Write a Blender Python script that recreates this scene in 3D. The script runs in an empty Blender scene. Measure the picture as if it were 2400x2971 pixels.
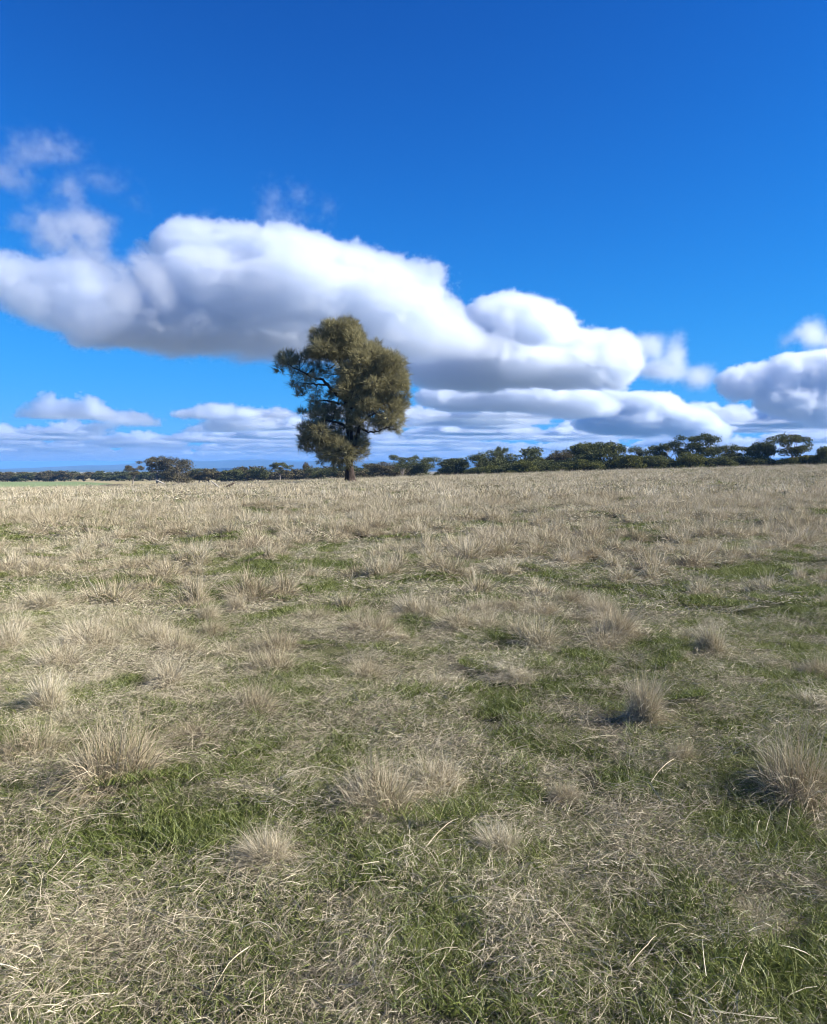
import bpy, bmesh, math, random
import numpy as np
from mathutils import Vector, Matrix, Euler

scene = bpy.context.scene
COL = scene.collection
R = math.radians

# ---------------------------------------------------------------- camera
CAM_H = 1.6
FPX = 2407.0                       # focal length in pixels of a 2400 px wide frame
PITCH = math.atan((1485.5 - 1366.0) / FPX)
cd = bpy.data.cameras.new('camera')
cd.sensor_fit = 'HORIZONTAL'
cd.sensor_width = 36.0
cd.lens = 36.0 * FPX / 2400.0
cd.clip_start = 0.1
cd.clip_end = 400000.0
cam = bpy.data.objects.new('camera', cd)
cam.location = (0, 0, CAM_H)
cam.rotation_euler = (R(90) - PITCH, 0, 0)
COL.objects.link(cam)
scene.camera = cam

# ---------------------------------------------------------------- sun and sky
SUN_EL, SUN_AZ = R(32.5), R(99)      # azimuth clockwise from the viewing direction (+Y)
sun_dir = Vector((math.sin(SUN_AZ) * math.cos(SUN_EL), math.cos(SUN_AZ) * math.cos(SUN_EL), math.sin(SUN_EL)))
sl = bpy.data.lights.new('sun', 'SUN')
sl.energy = 5.0
sl.angle = R(0.53)
sl.color = (1.0, 0.955, 0.89)
so = bpy.data.objects.new('sun', sl)
so.rotation_euler = sun_dir.to_track_quat('Z', 'Y').to_euler()
COL.objects.link(so)

world = bpy.data.worlds.new('World')
scene.world = world
world.use_nodes = True
wn, wl = world.node_tree.nodes, world.node_tree.links
wn.clear()
w_out = wn.new('ShaderNodeOutputWorld')
w_bg = wn.new('ShaderNodeBackground')
w_sky = wn.new('ShaderNodeTexSky')
w_sky.sky_type = 'NISHITA'
w_sky.sun_disc = False
w_sky.sun_elevation = SUN_EL
w_sky.sun_rotation = SUN_AZ
w_sky.altitude = 200
w_sky.air_density = 1.0
w_sky.dust_density = 0.0
w_sky.ozone_density = 3.0
SKY_K = 0.11
w_bg.inputs['Strength'].default_value = 0.05
w_sep = wn.new('ShaderNodeSeparateColor')
w_com = wn.new('ShaderNodeCombineColor')
wl.new(w_sky.outputs['Color'], w_sep.inputs['Color'])
for i, (sh, cap) in enumerate(((3.4, 1.7), (0.30, 1.65), (0.170, 0.706))):     # camera response: the deep saturated blue of the photograph
    # y = x^2 / (sh + cap x^2), x = SKY_K * sky
    sq = wn.new('ShaderNodeMath'); sq.operation = 'MULTIPLY'
    den = wn.new('ShaderNodeMath'); den.operation = 'MULTIPLY_ADD'
    den.inputs[1].default_value = 1.08 * cap * SKY_K; den.inputs[2].default_value = 1.06 * sh / SKY_K
    dv = wn.new('ShaderNodeMath'); dv.operation = 'DIVIDE'; # scaled to the exposure
    wl.new(w_sep.outputs[i], sq.inputs[0]); wl.new(w_sep.outputs[i], sq.inputs[1])
    wl.new(sq.outputs[0], den.inputs[0]); wl.new(sq.outputs[0], dv.inputs[0]); wl.new(den.outputs[0], dv.inputs[1])
    wl.new(dv.outputs[0], w_com.inputs[i])
wl.new(w_com.outputs['Color'], w_bg.inputs['Color'])
wl.new(w_bg.outputs['Background'], w_out.inputs['Surface'])

vs = scene.view_settings
vs.view_transform = 'Standard'
vs.look = 'None'
vs.exposure = 1.27
vs.gamma = 1.0
vs.use_curve_mapping = False

cy = scene.cycles
cy.max_bounces = 24
cy.diffuse_bounces = 1
cy.glossy_bounces = 2
cy.transmission_bounces = 3
cy.transparent_max_bounces = 8
cy.volume_bounces = 20
cy.use_denoising = True
cy.denoising_prefilter = 'ACCURATE'
cy.filter_width = 1.1

# ---------------------------------------------------------------- clouds
def pix(px, py, dist):
    """World point seen at a pixel of the 2400 x 2971 photograph, dist metres ahead (along +Y)."""
    v = Vector(((px - 1200.0) / FPX, 1.0, -(py - 1485.5) / FPX))
    c, s = math.cos(-PITCH), math.sin(-PITCH)
    d = Vector((v.x, v.y * c - v.z * s, v.y * s + v.z * c))
    return Vector((0, 0, CAM_H)) + d * (dist / d.y)

def cloud_material():
    m = bpy.data.materials.new('cloud_vapour')
    m.use_nodes = True
    n, l = m.node_tree.nodes, m.node_tree.links
    n.clear()
    o = n.new('ShaderNodeOutputMaterial')
    v = n.new('ShaderNodeVolumePrincipled')
    v.inputs['Color'].default_value = (0.953, 0.969, 0.992, 1)
    v.inputs['Density'].default_value = 1.0
    v.inputs['Anisotropy'].default_value = 0.72
    l.new(v.outputs['Volume'], o.inputs['Volume'])
    return m
M_CLOUD = cloud_material()

class NG:
    """Small helper for geometry node fields."""
    def __init__(s, name):
        s.t = bpy.data.node_groups.new(name, 'GeometryNodeTree')
        s.t.interface.new_socket(name='Geometry', in_out='INPUT', socket_type='NodeSocketGeometry')
        s.t.interface.new_socket(name='Geometry', in_out='OUTPUT', socket_type='NodeSocketGeometry')
        s.gi = s.t.nodes.new('NodeGroupInput'); s.go = s.t.nodes.new('NodeGroupOutput')
    def n(s, kind, **kw):
        nd = s.t.nodes.new(kind)
        for k, v in kw.items(): setattr(nd, k, v)
        return nd
    def put(s, sock, v):
        if isinstance(v, bpy.types.NodeSocket): s.t.links.new(v, sock)
        else: sock.default_value = v
    def m(s, op, a, b=None, c=None, clamp=False):
        nd = s.n('ShaderNodeMath', operation=op, use_clamp=clamp)
        for i, v in enumerate((a, b, c)):
            if v is not None: s.put(nd.inputs[i], v)
        return nd.outputs[0]
    def v(s, op, a, b=None, c=None, scale=None):
        nd = s.n('ShaderNodeVectorMath', operation=op)
        for i, x in enumerate((a, b, c)):
            if x is not None: s.put(nd.inputs[i], x)
        if scale is not None: s.put(nd.inputs['Scale'], scale)
        return nd.outputs['Value'] if op in ('LENGTH', 'DOT_PRODUCT', 'DISTANCE') else nd.outputs['Vector']
    def noise(s, vec, scale, detail, rough=0.5, lac=2.0, dist=0.0):
        nd = s.n('ShaderNodeTexNoise', noise_dimensions='3D')
        s.put(nd.inputs['Vector'], vec); nd.inputs['Scale'].default_value = scale
        nd.inputs['Detail'].default_value = detail; nd.inputs['Roughness'].default_value = rough
        nd.inputs['Lacunarity'].default_value = lac; nd.inputs['Distortion'].default_value = dist
        return nd.outputs[0]
    def smooth(s, v, a, b):
        nd = s.n('ShaderNodeMapRange', interpolation_type='SMOOTHSTEP')
        s.put(nd.inputs['Value'], v)
        s.put(nd.inputs['From Min'], a); s.put(nd.inputs['From Max'], b)
        return nd.outputs['Result']

def make_cloud(name, puffs, dist, dens, voxel, amp, feat, soft, label, depth=1.0, base=None, wisp=0.0, seed=0.0, shear=0.0):
    """puffs: (px, py, rx, ry[, dz]) in photo pixels at that distance, dz a shift in depth (m).  One volume grid of noise-eaten puffs."""
    E = []
    for p in puffs:
        dz = p[4] if len(p) > 4 else 0.0
        D = dist + dz
        c = pix(p[0], p[1], D)
        rx, rz = p[2] * D / FPX, p[3] * D / FPX
        E.append((c, Vector((rx, depth * (0.5 * rx + 0.5 * rz), rz))))
    lo = Vector([min(c[i] - r[i] - amp * 0.8 for c, r in E) for i in range(3)])
    hi = Vector([max(c[i] + r[i] + amp * 0.8 for c, r in E) for i in range(3)])
    mid = (lo + hi) / 2
    g = NG(name)
    pos = g.n('GeometryNodeInputPosition').outputs[0]
    q = g.v('ADD', pos, tuple(Vector((seed * 731.0, seed * 417.0, seed * 211.0)) + mid))
    f = None
    for c, r in E:
        rel = g.v('DIVIDE', g.v('SUBTRACT', pos, tuple(c - mid)), tuple(r))
        d = g.m('MULTIPLY', g.m('SUBTRACT', 1.0, g.v('LENGTH', rel)), min(r))
        f = d if f is None else g.m('SMOOTH_MAX', f, d, amp * 0.5)
    qs = g.v('MULTIPLY', q, (1.0, 1.0, 1.35))
    n1 = g.noise(qs, 1.0 / feat, 9.0, 0.67, dist=0.25)
    n2 = g.noise(g.v('ADD', qs, (37.0, 91.0, 13.0)), 3.6 / feat, 6.0, 0.64)
    bil = g.m('ABSOLUTE', g.m('MULTIPLY_ADD', n2, 2.0, -1.0))            # billows
    f = g.m('ADD', f, g.m('MULTIPLY_ADD', g.m('SUBTRACT', n1, 0.5), 2.1 * amp, 0.28 * amp))
    f = g.m('ADD', f, g.m('MULTIPLY', g.m('SUBTRACT', 0.22, bil), 0.85 * amp))
    den = g.m('POWER', g.smooth(f, 0.0, soft), 1.3)
    if wisp > 0:
        w = g.noise(g.v('ADD', q, (913.0, 77.0, 55.0)), 3.0 / feat, 7.0, 0.66, dist=0.9)
        den = g.m('MULTIPLY', den, g.smooth(w, wisp + 0.0, wisp + 0.2))
    if base is not None:                                                   # condensation level: flat undersides
        z = g.n('ShaderNodeSeparateXYZ'); g.put(z.inputs[0], pos)
        zz = g.m('ADD', z.outputs[2], mid.z)
        wob = g.m('MULTIPLY', g.m('SUBTRACT', n1, 0.5), 420.0)
        den = g.m('MULTIPLY', den, g.smooth(g.m('ADD', zz, wob), base - 60.0, base + 190.0))
    den = g.m('MULTIPLY', den, dens)
    vc = g.n('GeometryNodeVolumeCube')
    vc.inputs['Min'].default_value = lo - mid
    vc.inputs['Max'].default_value = hi - mid
    vx = voxel if isinstance(voxel, tuple) else (voxel,) * 3
    for i, a in enumerate('XYZ'):
        vc.inputs['Resolution ' + a].default_value = max(8, int((hi[i] - lo[i]) / vx[i]))
    g.put(vc.inputs['Density'], den)
    sm = g.n('GeometryNodeSetMaterial')
    sm.inputs['Material'].default_value = M_CLOUD
    g.t.links.new(vc.outputs[0], sm.inputs[0])
    g.t.links.new(sm.outputs[0], g.go.inputs[0])
    vd = bpy.data.volumes.new(name)
    vd.materials.append(M_CLOUD)
    o = bpy.data.objects.new(name, vd)
    o.location = mid
    md = o.modifiers.new('vapour', 'NODES'); md.node_group = g.t
    COL.objects.link(o)
    o['label'] = label; o['category'] = 'cloud'; o['kind'] = 'thing'
    print('CLOUD', name, [vc.inputs['Resolution ' + a].default_value for a in 'XYZ'], tuple(round(x) for x in lo), tuple(round(x) for x in hi))
    return o

make_cloud('cloud', [(600,740,150,75),(655,720,90,60),(800,790,230,110),(790,735,110,62),(560,735,100,50),(960,850,230,120),(1060,850,170,85),
        (1180,850,100,70),(640,860,200,100),(560,940,260,75),(760,960,300,80),(900,1000,260,60),(1010,960,220,100),(1200,960,130,90),
        (1280,1020,130,70),(1230,880,60,60),(720,830,220,100),(520,905,120,50),(600,815,190,85,-150),(820,850,260,105,-150),(1050,880,190,85,-100)],
        6900, 0.018, 13.0, 160.0, 480.0, 42.0, 'largest white cumulus cloud, behind the top of the lone tree', base=930, seed=1, depth=0.6)
make_cloud('cloud', [(60,800,120,42),(25,770,50,38),(180,815,110,42),(245,805,60,38),(250,875,150,52),(320,925,190,48),(420,955,180,42),(120,860,110,40),(450,920,110,36)],
        6700, 0.015, 13.0, 180.0, 480.0, 60.0, 'grey-white cloud with a ragged left end, at the left edge of the picture', seed=2, depth=0.6)
make_cloud('cloud', [(1470,960,130,80),(1490,910,90,45),(1560,960,110,80),(1640,1020,120,55),(1760,1030,90,60),(1400,1040,190,60),(1550,1060,220,50),(1330,1060,140,60),(1800,1060,50,50)],
        8700, 0.019, 15.0, 170.0, 480.0, 45.0, 'domed white cumulus right of the lone tree', seed=3)
make_cloud('cloud', [(1340,1150,120,32),(1480,1148,130,36),(1600,1155,100,32),(1700,1172,90,30)],
        11500, 0.026, 20.0, 140.0, 500.0, 50.0, 'long low white cloud under the domed cumulus', seed=4)
make_cloud('cloud', [(1750,1180,80,42),(1870,1188,100,46),(1960,1215,100,38),(1820,1225,120,34),(2030,1245,70,28)],
        14500, 0.026, 24.0, 170.0, 520.0, 55.0, 'low white cloud with a lumpy top above the tall gum trees', seed=5)
make_cloud('cloud', [(1890,1005,45,42),(1960,1030,32,52),(1915,1075,70,36),(2030,1095,42,34)],
        9000, 0.014, 18.0, 140.0, 420.0, 160.0, 'small ragged V-shaped cloud between two bigger clouds', seed=6)
make_cloud('cloud', [(2200,1110,80,46),(2320,1085,100,48),(2430,1085,120,66),(2155,1118,55,36),(2330,1160,130,46),(2440,1180,110,50)],
        10000, 0.024, 17.0, 150.0, 520.0, 45.0, 'bulky white cloud cut by the right edge', seed=7, depth=0.6)
make_cloud('cloud', [(2350,965,50,48),(2290,985,34,24),(2390,990,50,20)],
        8600, 0.012, 17.0, 140.0, 380.0, 170.0, 'small wispy cloud near the right edge', seed=8)
WISP = dict(feat=330.0, soft=230.0)
make_cloud('cloud', [(130,425,60,24),(175,448,40,18),(95,440,34,20)], 3700, 0.0110, 12.0, 120.0, 280.0, 110.0, 'uppermost faint wisp of cloud at the left', seed=9, wisp=0.42)
make_cloud('cloud', [(20,490,50,30),(65,520,36,24)], 3800, 0.0090, 12.0, 120.0, 280.0, 110.0, 'faint wisp cut by the left edge', seed=10, wisp=0.42)
make_cloud('cloud', [(290,510,60,30),(345,535,50,28),(400,580,50,30)], 3800, 0.0110, 12.0, 100.0, 300.0, 190.0, 'thin slanting wisp right of the uppermost wisp', seed=11, wisp=0.42)
make_cloud('cloud', [(215,655,80,48),(205,575,30,42),(130,648,45,16),(270,690,34,34),(195,690,60,26)], 4400, 0.0150, 14.0, 140.0, 320.0, 120.0, 'torn pale cloud patch above the left cloud', seed=12, wisp=0.36)
make_cloud('cloud', [(290,750,36,50),(330,810,40,60),(360,860,40,40)], 5200, 0.0130, 15.0, 130.0, 300.0, 110.0, 'narrow ragged streak of cloud below the torn patch', seed=13, wisp=0.36)
make_cloud('cloud', [(400,775,30,40),(440,810,46,44),(470,850,40,36)], 5600, 0.0130, 15.0, 130.0, 300.0, 110.0, 'small ragged scrap of cloud left of the largest cumulus', seed=14, wisp=0.36)
make_cloud('cloud', [(620,640,50,36),(790,590,36,50),(865,560,36,32),(820,640,60,30),(955,610,26,40)], 5200, 0.0050, 15.0, 130.0, 280.0, 130.0, 'faint veil of cloud above the largest cumulus', seed=15, wisp=0.44)
make_cloud('cloud', [(625,1188,42,15),(680,1204,80,11),(560,1202,40,10),(670,1232,75,15),(730,1230,50,11)], 17000, 0.018, 30.0, 150.0, 420.0, 90.0, 'low flat cloud left of the lone tree above the hills', seed=16)
make_cloud('cloud', [(330,1208,60,11),(395,1226,50,9),(280,1240,36,9),(150,1178,40,7),(205,1188,32,6)], 17500, 0.012, 30.0, 150.0, 420.0, 110.0, 'low flat lilac cloud streak at the far left', seed=17)

def make_cloud_field(name, y0, y1, xw, base, top, vox, feat, thresh, dens, label, seed=0.0, bias=0.0):
    """A wide field of small flat-based cumulus far out over the plain: one grid."""
    g = NG(name)
    mid = Vector((0, (y0 + y1) / 2, (base + top) / 2))
    hx = Vector((xw, (y1 - y0) / 2, (top - base) / 2))
    pos = g.n('GeometryNodeInputPosition').outputs[0]
    q = g.v('ADD', pos, (seed * 9731.0, seed * 4170.0, seed * 311.0))
    q2 = g.v('MULTIPLY', q, (0.75, 0.8, 0.0))
    n0 = g.noise(q2, 1.0 / feat, 3.0, 0.5)
    n1 = g.noise(g.v('MULTIPLY', q, (1, 1, 1.2)), 5.0 / feat, 6.0, 0.6)
    z = g.n('ShaderNodeSeparateXYZ'); g.put(z.inputs[0], pos)
    h = g.m('DIVIDE', g.m('ADD', z.outputs[2], hx.z), 2 * hx.z)                   # 0 at the base, 1 at the top
    th = g.m('MULTIPLY_ADD', g.smooth(z.outputs[0], -5000.0, 1500.0), -bias, thresh + bias)
    core = g.m('MULTIPLY', g.m('SUBTRACT', n0, th), 4.4)                      # height a column reaches
    f = g.m('SUBTRACT', core, h)
    f = g.m('ADD', f, g.m('MULTIPLY', g.m('SUBTRACT', n1, 0.5), 1.3))
    den = g.smooth(f, 0.0, 0.16)
    den = g.m('MULTIPLY', den, g.smooth(h, 0.02, 0.14))
    den = g.m('MULTIPLY', den, dens)
    vc = g.n('GeometryNodeVolumeCube')
    vc.inputs['Min'].default_value = -hx
    vc.inputs['Max'].default_value = hx
    for i, a in enumerate('XYZ'):
        vc.inputs['Resolution ' + a].default_value = max(8, int(2 * hx[i] / vox[i]))
    g.put(vc.inputs['Density'], den)
    sm = g.n('GeometryNodeSetMaterial'); sm.inputs['Material'].default_value = M_CLOUD
    g.t.links.new(vc.outputs[0], sm.inputs[0]); g.t.links.new(sm.outputs[0], g.go.inputs[0])
    vd = bpy.data.volumes.new(name); vd.materials.append(M_CLOUD)
    o = bpy.data.objects.new(name, vd); o.location = mid
    o.modifiers.new('vapour', 'NODES').node_group = g.t
    COL.objects.link(o)
    o['label'] = label; o['category'] = 'clouds'; o['kind'] = 'stuff'
    return o
make_cloud_field('distant_clouds', 25000, 88000, 46000, 1000, 1700, (110, 170, 38), 2400.0, 0.505, 0.013, 'field of small flat-based clouds low along the horizon', seed=1)
make_cloud_field('distant_clouds', 16000, 24500, 15500, 1000, 1750, (45, 60, 28), 2000.0, 0.485, 0.017, 'broken bank of small cumulus above the horizon clouds', seed=3, bias=0.09)

# ---------------------------------------------------------------- helpers
def rng_of(seed): return np.random.default_rng(seed)

def vnoise(x, y, seed=0):
    """Smooth value noise in [0, 1] on numpy arrays."""
    x = np.asarray(x, float); y = np.asarray(y, float)
    xi = np.floor(x).astype(np.int64); yi = np.floor(y).astype(np.int64)
    fx = x - xi; fy = y - yi
    fx = fx * fx * (3 - 2 * fx); fy = fy * fy * (3 - 2 * fy)
    def h(a, b):
        n = (a * 374761393 + b * 668265263 + seed * 982451653) & 0x7fffffff
        n = ((n ^ (n >> 13)) * 1274126177) & 0x7fffffff
        n = (n ^ (n >> 16)) & 0xffff
        return n / 65535.0
    return (h(xi, yi) * (1 - fx) + h(xi + 1, yi) * fx) * (1 - fy) + (h(xi, yi + 1) * (1 - fx) + h(xi + 1, yi + 1) * fx) * fy

def fnoise(x, y, scale, seed=0, octs=3):
    s = 0.0; a = 0.5; t = 0.0
    for k in range(octs):
        s = s + a * vnoise(np.asarray(x) / scale * 2 ** k, np.asarray(y) / scale * 2 ** k, seed + 17 * k); t += a; a *= 0.5
    return s / t

def sstep(a, b, v):
    t = np.clip((np.asarray(v, float) - a) / (b - a), 0, 1)
    return t * t * (3 - 2 * t)

def gz(x, y):
    """Height of the ground."""
    x = np.asarray(x, float); y = np.asarray(y, float)
    near = np.clip(y / 95.0, -0.3, 1.06) * (0.62 + 0.034 * 60 * np.tanh(x / 60.0))
    near = near + 0.10 * (fnoise(x, y, 6.0, 3, 2) - 0.5) * sstep(1.0, 8.0, np.abs(y))
    hum = sstep(0.42, 0.80, fnoise(x, y, 1.5, 51, 2)) * 0.085 + 0.05 * (fnoise(x, y, 0.6, 52, 2) - 0.5)
    near = near + hum * sstep(2.0, 5.0, y) * (1 - 0.5 * sstep(25.0, 60.0, y)) * (1 - sstep(70.0, 84.0, y))
    plain = -2.5 + 4.0 * np.tanh(x / 200.0) - 0.003 * (np.clip(y, -300, 1500) - 300)
    w = sstep(88.0, 190.0, np.hypot(np.maximum(np.abs(x) - 40, 0) * 0.8, y))
    z = near * (1 - w) + plain * w
    return z

def gzf(x, y): return float(gz(np.array([x]), np.array([y]))[0])

def ground_hit(px, py):
    """Where the line of sight through a photo pixel meets the ground."""
    lo = 1.0
    for k in range(4000):
        D = 1.5 + k * 0.03 if k < 2000 else 61.5 + (k - 2000) * 0.2
        p = pix(px, py, D)
        if p.z < gzf(p.x, p.y): return Vector((p.x, p.y, gzf(p.x, p.y)))
    return None

def mesh_obj(name, verts, faces, mats=(), parent=None, smooth=False, attrs=None, face_mat=None, link=True):
    me = bpy.data.meshes.new(name)
    if isinstance(faces, np.ndarray) and isinstance(verts, np.ndarray):
        nv, nf = len(verts), len(faces); k = faces.shape[1]
        me.vertices.add(nv); me.vertices.foreach_set('co', verts.astype(np.float32).ravel())
        me.loops.add(nf * k); me.loops.foreach_set('vertex_index', faces.astype(np.int32).ravel())
        me.polygons.add(nf); me.polygons.foreach_set('loop_start', np.arange(0, nf * k, k, dtype=np.int32))
        me.update(calc_edges=True)
    else:
        me.from_pydata([tuple(v) for v in verts], [], [tuple(f) for f in faces]); me.update()
    for m in mats: me.materials.append(m)
    if smooth: me.polygons.foreach_set('use_smooth', np.ones(len(me.polygons), dtype=bool))
    for k, (dom, typ, val) in (attrs or {}).items():
        at = me.attributes.new(k, typ, dom)
        at.data.foreach_set('vector' if typ == 'FLOAT_VECTOR' else ('color' if typ == 'FLOAT_COLOR' else 'value'), np.asarray(val).ravel())
    o = bpy.data.objects.new(name, me)
    if link: COL.objects.link(o)
    if parent is not None: o.parent = parent
    return o

def thing(name, label, cat, loc, rotz=0.0, group=None):
    o = bpy.data.objects.new(name, None); COL.objects.link(o)
    o.empty_display_size = 0.2
    o.location = loc; o.rotation_euler = (0, 0, rotz)
    o['label'] = label; o['category'] = cat
    if group: o['group'] = group
    return o

class MT:
    """Small helper for shader nodes."""
    def __init__(s, name):
        s.mat = bpy.data.materials.new(name); s.mat.use_nodes = True
        s.t = s.mat.node_tree; s.t.nodes.clear()
        s.out = s.t.nodes.new('ShaderNodeOutputMaterial')
    def n(s, kind, **kw):
        nd = s.t.nodes.new(kind)
        for k, v in kw.items(): setattr(nd, k, v)
        return nd
    def put(s, sock, v):
        if isinstance(v, bpy.types.NodeSocket): s.t.links.new(v, sock)
        else: sock.default_value = v
    def noise(s, vec, scale, detail=3.0, rough=0.55):
        nd = s.n('ShaderNodeTexNoise'); s.put(nd.inputs['Vector'], vec)
        nd.inputs['Scale'].default_value = scale; nd.inputs['Detail'].default_value = detail; nd.inputs['Roughness'].default_value = rough
        return nd.outputs[0]
    def pos(s): return s.n('ShaderNodeNewGeometry').outputs['Position']
    def obj(s): return s.n('ShaderNodeTexCoord').outputs['Object']
    def ramp(s, v, stops):
        nd = s.n('ShaderNodeValToRGB'); s.put(nd.inputs[0], v)
        e = nd.color_ramp.elements
        while len(e) > 1: e.remove(e[-1])
        e[0].position = stops[0][0]; e[0].color = (*stops[0][1], 1)
        for p, c in stops[1:]:
            k = e.new(p); k.color = (*c, 1)
        return nd.outputs[0]
    def mix(s, f, a, b, mode='MIX'):
        nd = s.n('ShaderNodeMix', data_type='RGBA', blend_type=mode)
        s.put(nd.inputs[0], f)
        for i, v in ((6, a), (7, b)):
            if isinstance(v, tuple): v = (*v, 1) if len(v) == 3 else v
            s.put(nd.inputs[i], v)
        return nd.outputs[2]
    def math(s, op, a, b=None, c=None, clamp=False):
        nd = s.n('ShaderNodeMath', operation=op, use_clamp=clamp)
        for i, v in enumerate((a, b, c)):
            if v is not None: s.put(nd.inputs[i], v)
        return nd.outputs[0]
    def attr(s, name, out='Fac'):
        nd = s.n('ShaderNodeAttribute', attribute_name=name); return nd.outputs[out]
    def diffuse(s, col, rough=1.0):
        nd = s.n('ShaderNodeBsdfDiffuse'); s.put(nd.inputs['Color'], col); nd.inputs['Roughness'].default_value = rough
        return nd.outputs[0]
    def leaf(s, col, trans=0.3, tcol=None, gloss=0.0, grough=0.45):
        d = s.diffuse(col, 0.5)
        t = s.n('ShaderNodeBsdfTranslucent'); s.put(t.inputs['Color'], tcol if tcol is not None else col)
        m = s.n('ShaderNodeMixShader'); m.inputs[0].default_value = trans
        s.t.links.new(d, m.inputs[1]); s.t.links.new(t.outputs[0], m.inputs[2])
        r = m.outputs[0]
        if gloss > 0:
            g = s.n('ShaderNodeBsdfGlossy'); g.inputs['Roughness'].default_value = grough; g.inputs['Color'].default_value = (1, 1, 1, 1)
            m2 = s.n('ShaderNodeMixShader'); m2.inputs[0].default_value = gloss
            s.t.links.new(r, m2.inputs[1]); s.t.links.new(g.outputs[0], m2.inputs[2]); r = m2.outputs[0]
        return r
    def done(s, shader):
        s.t.links.new(shader, s.out.inputs['Surface']); return s.mat

# ---------------------------------------------------------------- ground
def ground_material():
    m = MT('paddock_soil'); p = m.pos()
    a = m.noise(p, 0.35, 5.0, 0.6); b = m.noise(p, 4.0, 4.0, 0.65); c = m.noise(p, 55.0, 4.0, 0.75)
    base = m.ramp(b, [(0.30, (0.040, 0.042, 0.020)), (0.5, (0.075, 0.080, 0.034)), (0.7, (0.14, 0.13, 0.070))])
    fleck = m.ramp(c, [(0.42, (0.018, 0.020, 0.010)), (0.55, (0.08, 0.085, 0.036)), (0.68, (0.25, 0.22, 0.14))])
    base = m.mix(0.5, base, fleck)
    far = m.ramp(m.noise(p, 0.02, 6.0, 0.62), [(0.35, (0.13, 0.125, 0.065)), (0.55, (0.26, 0.22, 0.13)), (0.75, (0.34, 0.28, 0.18))])
    xyz = m.n('ShaderNodeSeparateXYZ'); m.put(xyz.inputs[0], p)
    w = m.n('ShaderNodeMapRange', interpolation_type='SMOOTHSTEP'); m.put(w.inputs[0], xyz.outputs[1])
    w.inputs[1].default_value = 40.0; w.inputs[2].default_value = 130.0
    col = m.mix(w.outputs[0], base, far)
    return m.done(m.diffuse(col))
def axis(lo, hi, fine_lo, fine_hi, step, growth=1.11):
    v = list(np.arange(fine_lo, fine_hi + 1e-6, step))
    s = step
    while v[-1] < hi: s *= growth; v.append(min(hi, v[-1] + s))
    s = step
    while v[0] > lo: s *= growth; v.insert(0, max(lo, v[0] - s))
    return np.array(v)
GROUND_R = 20000.0
gx, gy = axis(-GROUND_R, GROUND_R, -26, 26, 0.28, 1.06), axis(-GROUND_R, GROUND_R, -1, 48, 0.28, 1.06)
GX, GY = np.meshgrid(gx, gy)
gv = np.stack([GX.ravel(), GY.ravel(), gz(GX.ravel(), GY.ravel())], 1)
nx, ny = len(gx), len(gy)
ii = (np.arange(ny - 1)[:, None] * nx + np.arange(nx - 1)[None, :]).ravel()
ground = mesh_obj('ground', gv, np.stack([ii, ii + 1, ii + 1 + nx, ii + nx], 1), [ground_material()], smooth=True)
ground['kind'] = 'structure'

def sheet(name, pts, mat, lift, step):
    """A sheet lying on the ground: pts = outline (x, y), counter-clockwise."""
    xs = [p[0] for p in pts]; ys = [p[1] for p in pts]
    ax = np.arange(min(xs), max(xs) + step, step); ay = np.arange(min(ys), max(ys) + step, step)
    def inside(x, y):
        c = False
        for i in range(len(pts)):
            (x1, y1), (x2, y2) = pts[i], pts[i - 1]
            if (y1 > y) != (y2 > y) and x < (x2 - x1) * (y - y1) / (y2 - y1) + x1: c = not c
        return c
    vi = {}; V = []; F = []
    def vid(i, j):
        if (i, j) not in vi:
            x = ax[i] ; y = ay[j]
            vi[(i, j)] = len(V); V.append((x, y, gzf(x, y) + lift))
        return vi[(i, j)]
    for i in range(len(ax) - 1):
        for j in range(len(ay) - 1):
            if inside(ax[i] + step / 2, ay[j] + step / 2):
                F.append((vid(i, j), vid(i + 1, j), vid(i + 1, j + 1), vid(i, j + 1)))
    o = mesh_obj(name, V, F, [mat], smooth=True); o['kind'] = 'structure'
    return o
def crop_material():
    m = MT('young_crop'); p = m.pos()
    c = m.ramp(m.noise(p, 0.05, 5.0, 0.6), [(0.3, (0.11, 0.145, 0.070)), (0.7, (0.155, 0.19, 0.10))])
    return m.done(m.diffuse(c))
def dirt_material():
    m = MT('bare_soil'); p = m.pos()
    return m.done(m.diffuse(m.ramp(m.noise(p, 0.6, 4.0, 0.6), [(0.3, (0.13, 0.085, 0.055)), (0.7, (0.22, 0.15, 0.10))])))
sheet('green_field', [(-600, 235), (-95, 235), (-150, 420), (-215, 560), (-260, 640), (-600, 700)], crop_material(), 0.25, 7.0)
sheet('dirt_track', [(-118, 262), (-100, 262), (-108, 300), (-125, 300)], dirt_material(), 0.32, 2.0)

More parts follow.
